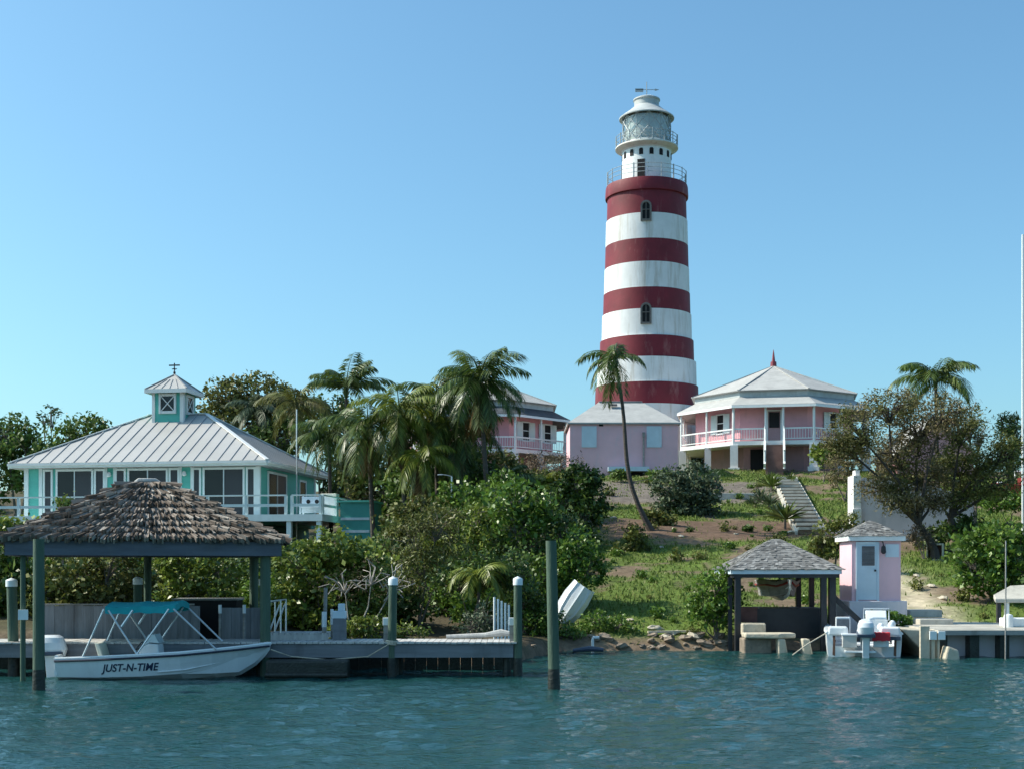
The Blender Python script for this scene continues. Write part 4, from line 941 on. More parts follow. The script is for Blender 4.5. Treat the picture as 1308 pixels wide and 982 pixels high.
xm = (xl+xr)/2; shake_roof(e2, [(xm-.03,.78,zp),(xm+.03,.78,zp)], 11, .09, .018, 12, jit=.35).build("shingle_roof", M['shake_grey'], SH)
dx0_, dx1_ = PX(1095.5,42)-SH.location.x, PX(1120,42)-SH.location.x; zd1 = PZ(694,42)-g0
mb = MB(); mb.bx(dx0_,dx1_,-.035,-.001,zW0+.04,zd1); dr = mb.build("door", M['pale_blue'], SH)
mb = MB()
for a in ((dx0_-.06,dx0_),(dx1_,dx1_+.06)): mb.bx(*a,-.06,-.001,zW0,zd1+.06)
mb.bx(dx0_,dx1_,-.058,-.001,zd1,zd1+.06); mb.build("door_frame", M['pale_blue'], dr)
mb = MB(); zl0, zl1 = PZ(722,42)-g0, PZ(697,42)-g0
for k in range(11): zz = zl0+(zl1-zl0)*k/11; mb.obox(((dx0_+dx1_)/2+.02,-.05,zz+.03), (1,0,0),(0,.8,.6),(0,-.6,.8), .40,.012,.06)
mb.build("louvre", M['fascia_blue'], dr)
mb = MB(); mb.ball((dx1_-.07,-.07,PZ(728,42)-g0), .035,.035,.035); mb.bx(dx0_+.25,dx0_+.3,-.05,-.036,.95,1.05); mb.build("handle", M['iron'], dr)
mb = MB(); mb.tube([(PX(1126.5,42)-SH.location.x,-.02,zW1-.02),(PX(1126.5,42)-SH.location.x,-.12,zW1-.06),(PX(1127,42)-SH.location.x,-.14,zW1-.16)], .018, 6); mb.lathe([(.02,.1),(.07,.06),(.085,-.12),(.03,-.17)], 6, c=(PX(1127,42)-SH.location.x,-.14,zW1-.25)); mb.build("wall_lantern", M['iron'], SH)
mb = MB(); mb.bx(PX(1131,42)-SH.location.x,PX(1148,42)-SH.location.x,-.025,-.001,PZ(711,42)-g0,PZ(694.5,42)-g0); mb.build("blank_plate", M['pale_blue'], SH)

# ------------------------------------------------------------------ white boat seen from astern
WB = thing("white_skiff", "white open boat with a red towel over its stern beside the landing", "boat", (PX(1101.5,38.2), 38.0, 0), R(78))
stw = [(0,1.04,.99,.72,-.06,-.22),(1.2,1.06,1.0,.74,-.04,-.22),(2.6,1.02,.9,.80,.10,-.18),(3.8,.8,.6,.90,.3,-.1),(4.6,.42,.25,.99,.5,.15),(4.95,.12,.05,1.03,.75,.5)]
wh = hull_mesh(stw, floor=.3, lip=.16).build("hull", M['gel'], WB, smooth=True)
mb = MB()
for s_ in (-1,1): mb.tube([(x, s_*(b+.01), z_-.05) for x,b,_,z_,_,_ in stw], .03, 6)
mb.build("rub_rail", M['gel_blue'], wh)
for s_ in (-.72,.72):
    mb = MB(); mb.prism([(-.02,s_-.3,.60),(-.02,s_+.3,.60),(-.02,s_+.26,.86),(-.02,s_-.26,.86)], (.5,0,0)); mb.build("quarter_deck", M['gel'], wh, bevel=.05)
outboard("outboard_motor", WB, (-.08,-.02,.50), s=1.3, tilt=-.12)
mb = MB(); mb.bx(-.45,-.03,.22,.62,.28,.62); cb = mb.build("bait_box", M['deck_pale'], WB, bevel=.02); mb = MB(); mb.bx(-.47,-.01,.2,.64,.621,.67); mb.build("lid", M['gel'], cb, bevel=.01)
mb = MB(); mb.bx(-.5,-.02,-.3,.55,.14,.20); mb.build("swim_step", M['gel'], WB, bevel=.01)
mb = MB(); mb.bx(-.36,-.02,-.66,-.24,.30,.62); mb.build("gear_bin", M['gel'], WB, bevel=.02)
mb = MB()
for i in range(8): y0 = -.68+.055*i*1.1; mb.obox((-.3+.01*math.sin(i*2),y0+.03,.70+.006*math.cos(i*3)), (1,0,0),(0,1,.1*math.sin(i)),(0,0,1), .5,.062,.035); mb.obox((-.565,y0+.03,.60+.01*math.sin(i*1.7)), (1,0,0),(0,1,0),(0,0,1), .02,.062,.22)
mb.build("red_towel", M['red'], WB)
mb = MB(); mb.bx(-.30,-.02,-.98,-.62,.50,.60); mb.bx(.02,.5,-.40,.40,.44,.56); mb.build("splash_well_shade", M['motor_dark'], WB)  # dark blocks, their colour stands in for the shaded gap at the stern
for y in (-.86,.83):
    mb = MB(); mb.prism([(-.0,y-.03,.55),(-.0,y+.03,.55),(-.0,y+.05,.05),(-.0,y-.02,.02)], (-.012,0,0)); mb.build("drain_stain", M['rusty'], wh)
mb = MB(); mb.bx(-.62,-.42,-.13,.09,.70,.86); mb.build("motor_badge", M['motor_dark'], WB, bevel=.03)
mb = MB(); mb.prism([(.9,.35,.4),(1.1,.35,.4),(.95,.35,1.10),(.8,.35,1.12)], (0,.42,0)); mb.bx(.8,1.3,.35,.77,.40,.50); mb.build("helm_seat", M['gel'], WB, bevel=.03)
mb = MB(); mb.prism([(.86,.38,.55),(.875,.38,.55),(.79,.38,1.05),(.775,.38,1.05)], (0,.36,0)); mb.build("seat_cushion", M['fascia_blue'], WB)
mb = MB(); mb.bx(1.5,2.2,-.75,-.1,.3,1.02); mb.prism([(1.5,-.72,1.02),(1.55,-.72,1.02),(1.75,-.72,1.28),(1.7,-.72,1.28)], (0,.6,0)); mb.build("console", M['gel'], WB, bevel=.03)
mb = MB(); mb.tube([(1.45,-.78,1.0),(1.5,-.78,1.34),(1.5,-.06,1.34),(1.45,-.06,1.0)], .022, 6); mb.build("grab_rail", M['alu'], WB)
for x, y, z_, r in ((.7,-.5,.82,.11),(.9,-.25,.84,.09),(.6,-.78,.88,.1),(1.1,-.85,.9,.1),(.5,.1,.7,.09)):
    mb = MB(); mb.ball((x,y,z_), r,r,r*1.2); mb.build("fender", M['gel'], WB, smooth=True)
mb = MB(); mb.tube([(.05,1.0,.7),(-.3,1.6,.35),(-.4,2.0,.05)], .02, 5); mb.build("mooring_line", M['rock_pale'], WB)

# ------------------------------------------------------------------ right-hand quay
qx0, qz = PX(1199,37.5), .79
QY = thing("quay", "pale plank quay on dark stub piers at the right edge", "quay", (qx0, 37.5, 0))
mb = MB(); rnd = random.Random(8); y = 0
while y < 5.6: mb.bx(0, 9, y, y+.36, qz-.06, qz+rnd.uniform(-.006,.006)); y += .372
mb.build("deck_planks", M['concrete'], QY)
mb = MB(); mb.bx(.0,9,-.06,-.003,qz-.14,qz-.008); mb.build("edge_board", M['wood_grey'], QY)
mb = MB(); mb.bx(.05,9,.55,.75,-1,qz-.10); mb.build("back_wall", M['cistern'], QY)
for x in (.15,1.05,1.9,2.75,3.6,4.5):
    b = MB(); b.bx(x-.13,x+.13,.1,.5,-1,qz-.15); b.build("pier", M['pile_wet'], QY)
for px, lab in ((1181,"broad pale plank fender pile at the quay's corner"),(1191.5,"narrow pale fender pile right of the broad one"),(1198.5,"thin pale fender pile nearest the dark piers")):
    w = .26 if px == 1181 else (.10 if px < 1195 else .06); b = MB(); b.bx(-w/2,w/2,0,.12,-1,qz+(.12 if w > .2 else .0)); o = b.build("fender_pile", M['concrete_warm'], bevel=.01); o.location = (PX(px,37.35),37.3,0); tag(o, lab, "pile")
for px, lab in ((1191.5,"left square white fender pad on the quay corner"),(1202.5,"right square white fender pad on the quay corner")):
    b = MB(); b.bx(-.1,.1,0,.06,qz-.26,qz-.02); o = b.build("fender_pad", M['white'], bevel=.01); o.location = (PX(px,37.25),37.2,0); tag(o, lab, "fender pad")
mb = MB(); mb.prism([(0,0,qz+.02),(1.0,0,qz-.05),(1.02,0,-.9),(.95,0,-.9),(.62,0,.15)], (0,3.2,0)); o = mb.build("concrete_ramp", M['concrete_warm'], bevel=.04); o.location = (PX(1151,38),38.0,0); tag(o, "pale concrete bulkhead sloping to the water between the skiff and quay", "bulkhead")
mb = MB(); mb.prism([(0,0,-.6),(.6,0,-.6),(.5,0,0.1),(.2,0,.22)], (0,.5,0)); o = mb.build("footing_stone", M['concrete_warm'], bevel=.05); o.location = (PX(1199,37.2),37.0,.15); tag(o, "broken pale stone leaning on the quay footing at the waterline", "stone")
for i, (p0, p1, y0, z0, z1, lab) in enumerate(((1162,1204,42.6,1.02,1.26,"upper worn concrete step behind the quay"),(1175,1218,41.3,.80,1.02,"lower worn concrete step behind the quay"))):
    mb = MB(); mb.bx(0, PX(p1,y0)-PX(p0,y0), 0, 1.2, 0, z1-z0); o = mb.build("garden_step", M['concrete'], bevel=.03); o.location = (PX(p0,y0), y0, z0-.06); tag(o, lab, "step")
TB = thing("stone_table", "rough grey stone slab table on posts at the right edge", "table", (PX(1296,42.5), 42.5, qz))
mb = MB(); mb.prism([(-.62,0,.78),(-.5,.5,.9),(.2,.9,1.2),(1.3,.9,1.25),(1.3,0,.78)], (0,0,-.14)); mb.build("top", M['concrete'], TB, bevel=.03)
for x, mt in ((-.46,'iron'),(-.2,'white'),(.9,'iron')):
    b = MB(); b.bx(x-.06,x+.06,.08,.2,-.2,.66); b.build("leg", M[mt], TB)
mb = MB(); mb.lathe([(.15,0),(.14,.3),(.12,.38),(.001,.42)], 14); o = mb.build("bollard", M['white'], smooth=True); o.location = (PX(1288,39.5),39.5,qz-.02); tag(o, "stubby white bollard on the quay edge", "bollard")
mb = MB(); mb.tube([(0,0,-1.6),(0.02,0,PZ(690,37.1))], .02, 7); o = mb.build("thin_pole", M['wood_grey']); o.location = (PX(1284,37.1),37.1,0); tag(o, "thin dark pole standing before the quay near the right edge", "pole")
mb = MB(); mb.bx(-.3,1.2,-.2,.5,0,.26); o = mb.build("fish_box", M['white'], bevel=.03); o.location = (PX(1300,39.5),39.7,qz-.0); tag(o, "low white box on the quay at the right edge", "box")

# ------------------------------------------------------------------ hillside structures
CT = thing("cistern", "long pale windowless masonry block behind the brown trees", "cistern", (PX(1099,60), 60.0, 3.9))
L4 = PX(1246,60)-PX(1099,60); zc = lambda p: PZ(p,60)-3.9
mb = MB(); mb.prism([(0,0,-.5),(L4,0,-.5),(L4,0,zc(640)),(L4*.62,0,zc(618)),(0,0,zc(609))], (0,1.3,0)); mb.build("wall", M['cistern'], CT)
mb = MB(); mb.bx(-.34,-.004,-.12,.9,-.5,zc(607)); mb.bx(-.2,-.004,.1,.6,zc(607),zc(600)); mb.bx(-.40,.0,-.2,-.125,-.5,zc(650)); mb.build("end_pillar", M['lime'], CT)
mb = MB(); mb.bx(0,1.7,0,.35,-.4,.42); o = mb.build("low_wall", M['lime'], bevel=.02); o.location = (PX(1046,62.2),62.2,H(PX(1066,62.2),62.2)); tag(o, "low white garden wall at the foot of the hillside steps", "wall")
mb = MB(); mb.bx(0,3.0,0,.3,-.5,.42); o = mb.build("retaining_wall", M['concrete'], bevel=.02); o.location = (PX(897,73),73,H(PX(925,73),73)-.05); tag(o, "low grey retaining wall across the bed below the octagonal house", "wall")
HS = thing("hillside_steps", "straight flight of pale concrete steps up to the octagonal house", "steps", (PX(1038,60.5), 60.5, H(PX(1038,60.5),60.5)))
mb = MB(); ris = MB(); N_ = 16
p0 = Vector((PX(1037,61),61,0)); p1 = Vector((PX(1002,81),81,0)); z0, z1 = H(p0.x,p0.y)+.1, H(p1.x,p1.y)+.25
for i in range(N_):
    a = p0.lerp(p1, i/N_); b = p0.lerp(p1, (i+1.0)/N_); zt = z0+(z1-z0)*(i+1)/N_; hw_ = .62
    mb.prism([(a.x-hw_,a.y-.05,zt-.13),(a.x+hw_,a.y-.05,zt-.13),(b.x+hw_,b.y+.1,zt-.13),(b.x-hw_,b.y+.1,zt-.13)], (0,0,.13))
    ris.prism([(a.x-hw_+.02,a.y+.12,zt-.62),(a.x+hw_-.02,a.y+.12,zt-.62),(b.x+hw_-.02,b.y+.05,zt-.62),(b.x-hw_+.02,b.y+.05,zt-.62)], (0,0,.489))
mb.build("treads", M['concrete'], HS, world=True); ris.build("risers", M['rock'], HS, world=True)
mb = MB()
for s_ in (-.70,.68): mb.bar((p0.x+s_,p0.y,z0-.1),(p1.x+s_,p1.y,z1-.05),.12,.3)
mb.build("stringer", M['concrete'], HS, world=True)
b = MB(); b.tube([(0,0,0),(0,0,PZ(300,61)-4)], .05, 8); o = b.build("flagpole", M['white']); o.location = (PX(1306.3,61),61,4); tag(o, "slim tall white flagpole at the right edge", "flagpole")
LP = thing("street_lamp", "slim grey lamp post with a short arm among the shrubs", "lamp", (PX(577,57), 57.0, H(PX(577,57),57)))
zt_ = PZ(608,57)-LP.location.z; b = MB(); b.tube([(0,0,0),(0,0,zt_)], .035, 7); b.tube([(0,0,zt_),(-.2,0,zt_+.05),(-.42,0,zt_+.08)], .02, 6); b.build("post", M['frame_metal'], LP); b = MB(); b.obox((-.5,0,zt_+.07),(1,0,0),(0,1,0),(0,0,1),.2,.1,.05); b.build("lamp_head", M['alu'], LP, bevel=.02)
mb = MB(); mb.tube([P(346,829,30.6), P(372,838,30.8), P(420,842,30.85), P(470,838,30.9), P(497,822,30.75)], .014, 5)
tag(mb.build("mooring_rope", M['rock_pale']), "slack mooring rope from the boat's bow to the roped dock pile", "rope")
b = MB(); b.tube([(0,0,0),(0,0,PZ(522,67)-3)], .035, 6); o = b.build("aerial_mast", M['alu']); o.location = (PX(379,67.2),67.2,3); tag(o, "thin pale aerial mast rising behind the teal house's right end", "mast")
GH = thing("gabled_house", "pale gabled house half hidden behind the brown trees", "house", (PX(1195,84), 84.0, 8.4))
hw_ = 2.4; ze_, zr_ = PZ(580,84)-8.4, PZ(535,84)-8.4
mb = MB(); mb.prism([(-hw_,0,-.5),(hw_,0,-.5),(hw_,0,ze_),(0,0,zr_),(-hw_,0,ze_)], (0,5,0)); mb.build("wall", M['pink'], GH)
mb = MB()
for s_ in (-1,1): mb.prism([(s_*(hw_+.3),-.3,ze_-.2),(0,-.3,zr_+.05),(0,-.3,zr_+.17),(s_*(hw_+.3),-.3,ze_-.08)], (0,5.6,0))
mb.build("roof", M['shingle'], GH)
b = MB(); b.bx(-.4,.4,-.04,.02,ze_-1.2,ze_); b.build("window", M['glass'], GH)
RV = thing("red_boat", "dark red boat with white rails hauled out on the grass", "boat", (PX(1268,71), 71.0, H(PX(1290,71),71)+.15), R(176))
RV.location.x += 2.4
strd = [(-2.2,.8,.7,.9,.3,.1),(0,.9,.75,.85,.25,.05),(1.2,.75,.55,.92,.35,.1),(2.0,.4,.25,1.0,.5,.3),(2.4,.08,.04,1.06,.8,.6)]
hull_mesh(strd, floor=.3).build("hull", M['red_boat'], RV, smooth=True)
mb = MB(); mb.bx(-1.9,.9,-.6,.6,.8,1.35); mb.build("cabin", M['red_boat'], RV, bevel=.05)
mb = MB()
for x in (-1.7,-1.0,-.3,.4): mb.bx(x,x+.42,.598,.615,.98,1.25); mb.bx(x,x+.42,-.615,-.598,.98,1.25)
mb.build("cabin_window", M['pale_blue'], RV)
mb = MB()
for s_ in (-.62,.62): mb.tube([(-2,s_,1.36),(-2,s_,1.7),(1,s_,1.7),(1,s_,1.36)], .05, 6); mb.tube([(-.5,s_,1.36),(-.5,s_,1.7)], .05, 6)
mb.ball((2.0,.1,1.04), .28,.16,.07); mb.build("rail", M['white'], RV)
mb = MB(); mb.bx(-.4,.4,-.6,.6,-.3,.12); mb.build("cradle", M['wood_grey'], RV)

# beached dinghy hull, pipe and drift log on the shore
DG = thing("upturned_dinghy", "white dinghy tipped on its side among shrubs on the shore", "dinghy", (PX(731,43), 43.0, H(PX(731,43),43)))
std = [(-.9,.46,.36,.36,.15,.0),(-.3,.54,.40,.35,.12,-.06),(.3,.52,.36,.36,.13,-.06),(.8,.40,.24,.39,.2,.0),(1.15,.2,.1,.44,.3,.14)]
hm = hull_mesh(std, floor=.05); ex_ = Vector((-.55,.12,-.83)).normalized(); ez_ = -Vector((.25,-.85,.35)); ez_ = (ez_-ex_*ez_.dot(ex_)).normalized(); ey_ = ez_.cross(ex_)
Rm = Matrix.Translation((0,.1,.62)) @ Matrix((ex_,ey_,ez_)).transposed().to_4x4() @ Matrix.Scale(.8,4)
hm.v = [tuple(Rm @ Vector(p)) for p in hm.v]; dh = hm.build("hull", M['gel'], DG, smooth=True)
mb = MB()
for s_ in (-1,1): mb.tube([Rm @ Vector((x, s_*b, z_)) for x,b,_,z_,_,_ in std], .025, 6)
mb.tube([Rm @ Vector((x,0,zk-.02)) for x,_,_,_,_,zk in std], .03, 6); mb.build("keel_and_rails", M['gel_blue'], DG)
mb = MB(); mb.tube([(0,0,-.25),(0,0,.28),(.02,0,.34),(.2,0,.35)], .045, 8); o = mb.build("bent_pipe", M['pvc'], smooth=True); o.location = (PX(757,40.2),40.2,.1); tag(o, "bent white pipe sticking up from the shore", "pipe")
mb = MB(); mb.tube([(-.5,0,.05),(0,.05,.1),(.42,0,.07)], [.05,.09,.06], 8); o = mb.build("drift_log", M['motor_dark'], smooth=True); o.location = (PX(753,39.9),39.9,.02); tag(o, "black log lying at the waterline under the bent pipe", "log")
CR = thing("broken_crate", "cream broken crate with rusty inside under the brown trees", "crate", (PX(1194,55), 55.0, H(PX(1194,55),55)-.1), R(-22))
mb = MB(); w = .34
mb.bx(-w,w,.35,.42,0,.78); mb.bx(-w,-w+.07,0,.35,0,.78); mb.bx(w-.07,w,0,.35,0,.78); mb.bx(-w+.07,w-.07,0,.35,.70,.78); mb.bx(-w,w,-.2,.35,-.06,.12); mb.build("shell", M['concrete_warm'], CR, bevel=.03)
mb = MB(); mb.bx(-w+.08,w-.08,.3,.345,.12,.69); mb.build("rusty_back", M['rusty'], CR)
# ------------------------------------------------------------------ vegetation
def soup(name, V, mat, parent=None, kind=None, quads=True):
    """V: (N, k, 3) array, one k-gon per leaf"""
    N, k, _ = V.shape; me = bpy.data.meshes.new(name)
    me.vertices.add(N*k); me.vertices.foreach_set('co', V.reshape(-1).astype(np.float32))
    me.loops.add(N*k); me.loops.foreach_set('vertex_index', np.arange(N*k, dtype=np.int32))
    me.polygons.add(N); me.polygons.foreach_set('loop_start', np.arange(0, N*k, k, dtype=np.int32)); me.polygons.foreach_set('loop_total', np.full(N, k, dtype=np.int32))
    me.update(calc_edges=True); me.materials.append(mat)
    o = bpy.data.objects.new(name, me); col.objects.link(o); o.parent = parent
    return o
def leaves(rs, C, size, asp=.6, up=.5, flat=0):
    N = len(C); n = rs.normal(size=(N,3)); n[:,2] += up; n /= np.linalg.norm(n,axis=1,keepdims=True)
    t = rs.normal(size=(N,3)); t[:,2] -= flat; t -= n*(t*n).sum(1,keepdims=True); t /= np.linalg.norm(t,axis=1,keepdims=True); b = np.cross(n,t)
    L = (size*rs.choice([.5,.75,.9,1.05,1.3],N)*rs.uniform(.8,1.15,N))[:,None]; W = L*asp
    return np.stack([C-t*L*.5, C-t*L*.05+b*W*.5+n*L*.06, C+t*L*.5, C-t*L*.05-b*W*.5+n*L*.06], 1)

def plant(name, label, cat, px, py_base, Y, lobes, leaf, size, dens=.82, clump=.36, asp=.6, bark='bark', trunk_r=.06, group=None, seed=0, up=.5, hollow=.45, per=34, limbs=True, flat=0, depth=.75, lean=None, coverage=1.0, twig_r=.012):
    """lobes: (px, py, rx_px, ry_px[, dY]) crown masses in the photo at distance Y; each becomes an ellipsoid of its own depth"""
    rs = np.random.RandomState(seed*7+11); X = PX(px, Y)
    zb = H(X, Y)-.08 if py_base is None else PZ(py_base, Y)
    t = thing(name, label, cat, (X, Y, zb), 0, group)
    Cs = []; centers = []; wood = MB()
    if lean is not None:
        l_ = np.array(lean); wood.tube([(0,0,-.1),(l_[0]*.1,l_[1]*.1,l_[2]*.3),tuple(l_*np.array((.45,.45,.65))),tuple(l_)], [trunk_r*1.5,trunk_r*1.15,trunk_r,trunk_r*.85], 9)
    for lb in lobes:
        lx, ly, rx, ry = lb[:4]; dY = lb[4] if len(lb) > 4 else 0
        c = np.array(P(lx, ly, Y+dY)) - np.array((X, Y, zb)); s = (Y+dY)/F
        r = np.array((rx*s, max(rx,ry)*s*depth, ry*s)); vol = r[0]*r[1]*r[2]
        area = (r[0]*r[1]+r[1]*r[2]+r[0]*r[2])
        nc = int(max(6, dens*coverage*area*1.9/(clump**2)))
        d = rs.normal(size=(nc,3)); d /= np.linalg.norm(d,axis=1,keepdims=True)
        rad = hollow+(1-hollow)*rs.rand(nc)**.6
        pc = c + d*rad[:,None]*r*rs.uniform(.86,1.12,(nc,1)); centers.append((c, r, pc))
        k = rs.poisson(per*dens*.8, nc)+3
        cc = np.repeat(pc, k, 0); Cs.append(cc + rs.normal(size=cc.shape)*clump*np.array((.55,.55,.42)))
        if limbs:
            base = np.array((0,0,0.)) if lean is None else np.array(lean)
            j = rs.normal(size=3)*.08; s0 = base if lean is not None else np.zeros(3); mid = base*.5+c*.5 + rs.normal(size=3)*r*.18; mid[2] = min(mid[2], c[2])
            wood.tube([tuple(s0), tuple(s0*.6+mid*.4 if lean is not None else mid*.4*np.array((.6,.6,.8))), tuple(mid), tuple(c)], [trunk_r*(.55 if lean is not None else 1), trunk_r*(.45 if lean is not None else .8), trunk_r*.35, trunk_r*.22], 6)
            for q_ in pc[::max(1, len(pc)//14)]:
                m_ = (c*.55+q_*.45)+rs.normal(size=3)*.08; wood.tube([tuple(mid*.3+c*.7), tuple(m_), tuple(q_)], [trunk_r*.32, trunk_r*.2, twig_r], 4, cap=False)
    C = np.concatenate(Cs); g_ = hgt(C[:,0]+X, C[:,1]+Y)-zb; C = C[C[:,2] > g_+.03]
    soup("foliage", leaves(rs, C, size, asp, up, flat), M[leaf], t)
    if limbs and wood.v: wood.build("trunk" if cat == "tree" else "stems", M[bark], t)
    return t

def palm(label, crown, base_px, Y, L, n, seed, leaf='frond', e0=(70,-25), bias=None, dead=0, leafw=.075, tr=.13, group=None, nuts=False, arch=1.0, base_py=None, bow=0.0, dense=48, name="palm_tree", droop=.55):
    rnd = random.Random(seed); c = P(crown[0], crown[1], Y); bxp = PX(base_px, Y); zb = H(bxp, Y)-.1 if base_py is None else PZ(base_py, Y)
    t = thing(name, label, "palm", (bxp, Y, zb), 0, group)
    b0 = Vector((0,0,0)); c0 = c-Vector((bxp,Y,zb))
    mb = MB(); pts = []
    for i in range(13):
        u = i/12; p = b0.lerp(c0,u); p.x += bow*4*u*(1-u)*.5 + bow*.25*math.sin(u*6.3); pts.append(p)
    mb.tube(pts, [tr*(1.55 if i == 0 else (1.15 if i == 1 else 1-.035*i)) for i in range(13)], 9); mb.build("trunk", M['palm_bark'], t, smooth=True)
    mb = MB(); mb.lathe([(tr*.6,-.35),(tr*1.25,-.05),(tr*.9,.3),(.03,.5)], 8, c=c0); mb.build("crown_shaft", M[leaf if leaf != 'frond_yellow' else 'frond'], t, smooth=True)
    def fronds(cnt, lf, el, Lm, nm):
        quads = []; spines = MB()
        for k in range(cnt):
            az = (k*2.39996+rnd.uniform(-.3,.3)) if bias is None else bias[0]+rnd.gauss(0,bias[1])
            f_ = (k+.5)/cnt; e = R(el[0]+(el[1]-el[0])*f_+rnd.uniform(-9,9)); LL = Lm*rnd.uniform(.82,1.12)*(1 if f_ > .15 else .85)
            p = c0+Vector((0,0,.15)); d_az = Vector((math.cos(az),math.sin(az),0)); m_ = 16; st = LL/m_; tw = rnd.uniform(-.4,.4); line = [p.copy()]
            for i in range(m_):
                e -= R(arch*rnd.uniform(4.2,6.8))*(1.0 if e > R(-75) else .0)
                T = d_az*math.cos(e)+Vector((0,0,math.sin(e))); p = p+T*st; line.append(p.copy())
            spines.tube(line, [.035*(1-.9*i/m_) for i in range(m_+1)], 4, cap=False)
            for j in range(dense):
                u = .1+.9*j/dense; x_ = u*m_; i = min(int(x_), m_-1); q_ = line[i].lerp(line[i+1], x_-i); T = (line[i+1]-line[i]).normalized()
                S = T.cross(Vector((0,0,1)));
                if S.length < .05: S = d_az.cross(Vector((0,0,1)))
                S.normalize(); U = S.cross(T); S = (S*math.cos(tw*u)+U*math.sin(tw*u)); ll = LL*.36*math.sin(math.pi*min(1,.20+.66*u))**.8*rnd.uniform(.75,1.12)
                for s_ in (-1,1):
                    dd = (S*s_*.75+T*.62+Vector((0,0,-droop*rnd.uniform(.4,1.5)))).normalized(); dd2 = (dd+Vector((0,0,-.55*droop*1.6))).normalized()
                    wv = T*leafw*.42; a = q_; m2 = q_+dd*ll*.5; tip = m2+dd2*ll*.5
                    quads.append([a-wv*.5, m2-wv, tip, m2+wv]); 
        V = np.array([[tuple(v) for v in q_] for q_ in quads]); o = soup(nm, V, M[lf], t); spines.build("midribs", M[lf], o)
    fronds(n, leaf, e0, L, "crown")
    if dead: fronds(dead, 'frond_dead', (-45,-85), L*.85, "dead_fronds")
    if nuts:
        mb = MB()
        for k in range(7): a = k*.9; mb.ball(c0+Vector((.22*math.cos(a),.22*math.sin(a),-.12-.1*(k%2))), .1,.1,.13)
        mb.build("coconuts", M['frond_dead'], t, smooth=True)
    return t

# --- palms
palm("slender leaning palm alone on the lawn in front of the lighthouse", (786,464), 833, 62, 2.15, 14, 5, e0=(84,-28), bias=(math.pi*.97,1.4), tr=.12, bow=-.75, leafw=.085, dense=38, arch=1.15)
palm("big full palm with drooping fronds left of the pink houses", (613,490), 626, 60, 2.75, 30, 8, e0=(86,-50), arch=.9, dead=7, tr=.14, nuts=True)
palm("upright palm topping the thicket behind the teal house", (442,500), 447, 73, 2.5, 14, 12, e0=(86,28), arch=.8, tr=.13, leafw=.09)
palm("sparse palm with brownish upright fronds right behind the roof ridge", (378,520), 384, 75, 2.5, 12, 17, leaf='leaf_olive', e0=(85,-20), leafw=.09)
palm("yellow-green palm in the middle of the thicket", (510,530), 520, 61, 2.7, 24, 21, leaf='frond_yellow', e0=(78,-40), arch=.95, dead=9)
palm("dark palm between the yellow-green palm and the big full palm", (556,512), 560, 63, 2.6, 24, 23, e0=(82,-45), arch=.95, dead=5)
palm("greyish palm standing just right of the cupola", (330,525), 332, 80, 2.4, 15, 28, leaf='leaf_silver', e0=(75,-30), leafw=.09)
palm("low dark palm behind the teal house's right corner", (420,560), 424, 69, 2.5, 20, 31, e0=(80,-30))
palm("drooping dark palm low at the foot of the big full palm", (583,548), 590, 62, 2.7, 20, 35, e0=(60,-60), dead=6)
palm("windswept palm rising behind the brown trees on the right", (1195,487), 1198, 74, 2.9, 15, 41, e0=(86,2), arch=1.05, leafw=.09)
palm("low young palm with arching yellowish fronds near the dock pipes", (612,742), 610, 39.3, 1.3, 9, 44, leaf='frond_yellow', e0=(75,15), tr=.07, arch=1.4, leafw=.05, name="young_palm")
palm("young palm with a few bright fronds below the dry shrub", (705,622), 705, 66, 1.6, 9, 47, leaf='frond_yellow', e0=(80,15), tr=.07, name="young_palm")
palm("small feathery palm in the shrubs below the teal deck", (555,706), 556, 45, 1.5, 10, 49, leaf='frond_yellow', e0=(80,10), tr=.07, name="young_palm")

palm("dark palm filling the gap between the yellow-green palm and the upright palm", (470,548), 478, 61.5, 2.6, 20, 37, e0=(80,-40), dead=3)
palm("half-hidden palm with hanging brown fronds below the yellow-green palm", (538,585), 542, 60, 2.3, 14, 39, leaf='frond_yellow', e0=(60,-50), dead=8)
palm("short palm beside the big full palm's trunk", (648,612), 648, 62, 1.6, 14, 40, e0=(75,-30), dead=2)
# --- trees on the skyline
TB_ = "trees on the skyline behind the teal house"
plant("tree", "broad green tree at the far left edge behind the teal house", "tree", 25, None, 76, [(8,560,32,36),(40,590,34,44),(-20,600,40,60),(70,600,26,26)], 'leaf_mid', .30, clump=.42, trunk_r=.18, seed=1)
plant("tree", "dark round-topped tree behind the roof's left slope", "tree", 112, None, 78, [(112,552,36,24),(85,570,24,22),(140,566,26,18),(110,590,50,26)], 'leaf_mid', .28, clump=.4, trunk_r=.2, seed=2)
plant("bare_tree", "sparse twiggy tree poking above the left treetops", "tree", 66, None, 79, [(66,527,17,11),(56,540,13,12)], 'leaf_dark', .22, dens=.35, clump=.3, trunk_r=.08, seed=3, hollow=.6, twig_r=.03)
plant("tree", "broad rounded tree with brownish side right of the cupola", "tree", 305, None, 82, [(292,510,34,25),(335,505,42,26),(370,525,34,30),(285,545,40,36),(330,545,50,36)], 'leaf_olive', .28, clump=.42, trunk_r=.22, seed=4)
plant("tree", "dark leafy tree filling the gap behind the deck corner", "tree", 470, None, 68, [(462,606,30,36),(490,620,40,44),(470,580,30,26)], 'leaf_olive', .26, clump=.4, trunk_r=.18, seed=5)
plant("tree", "dark tree behind the yellow-green palm", "tree", 545, None, 66, [(545,580,46,46),(585,610,44,50),(520,630,40,40),(600,570,30,36)], 'leaf_mid', .26, clump=.4, trunk_r=.18, seed=6)
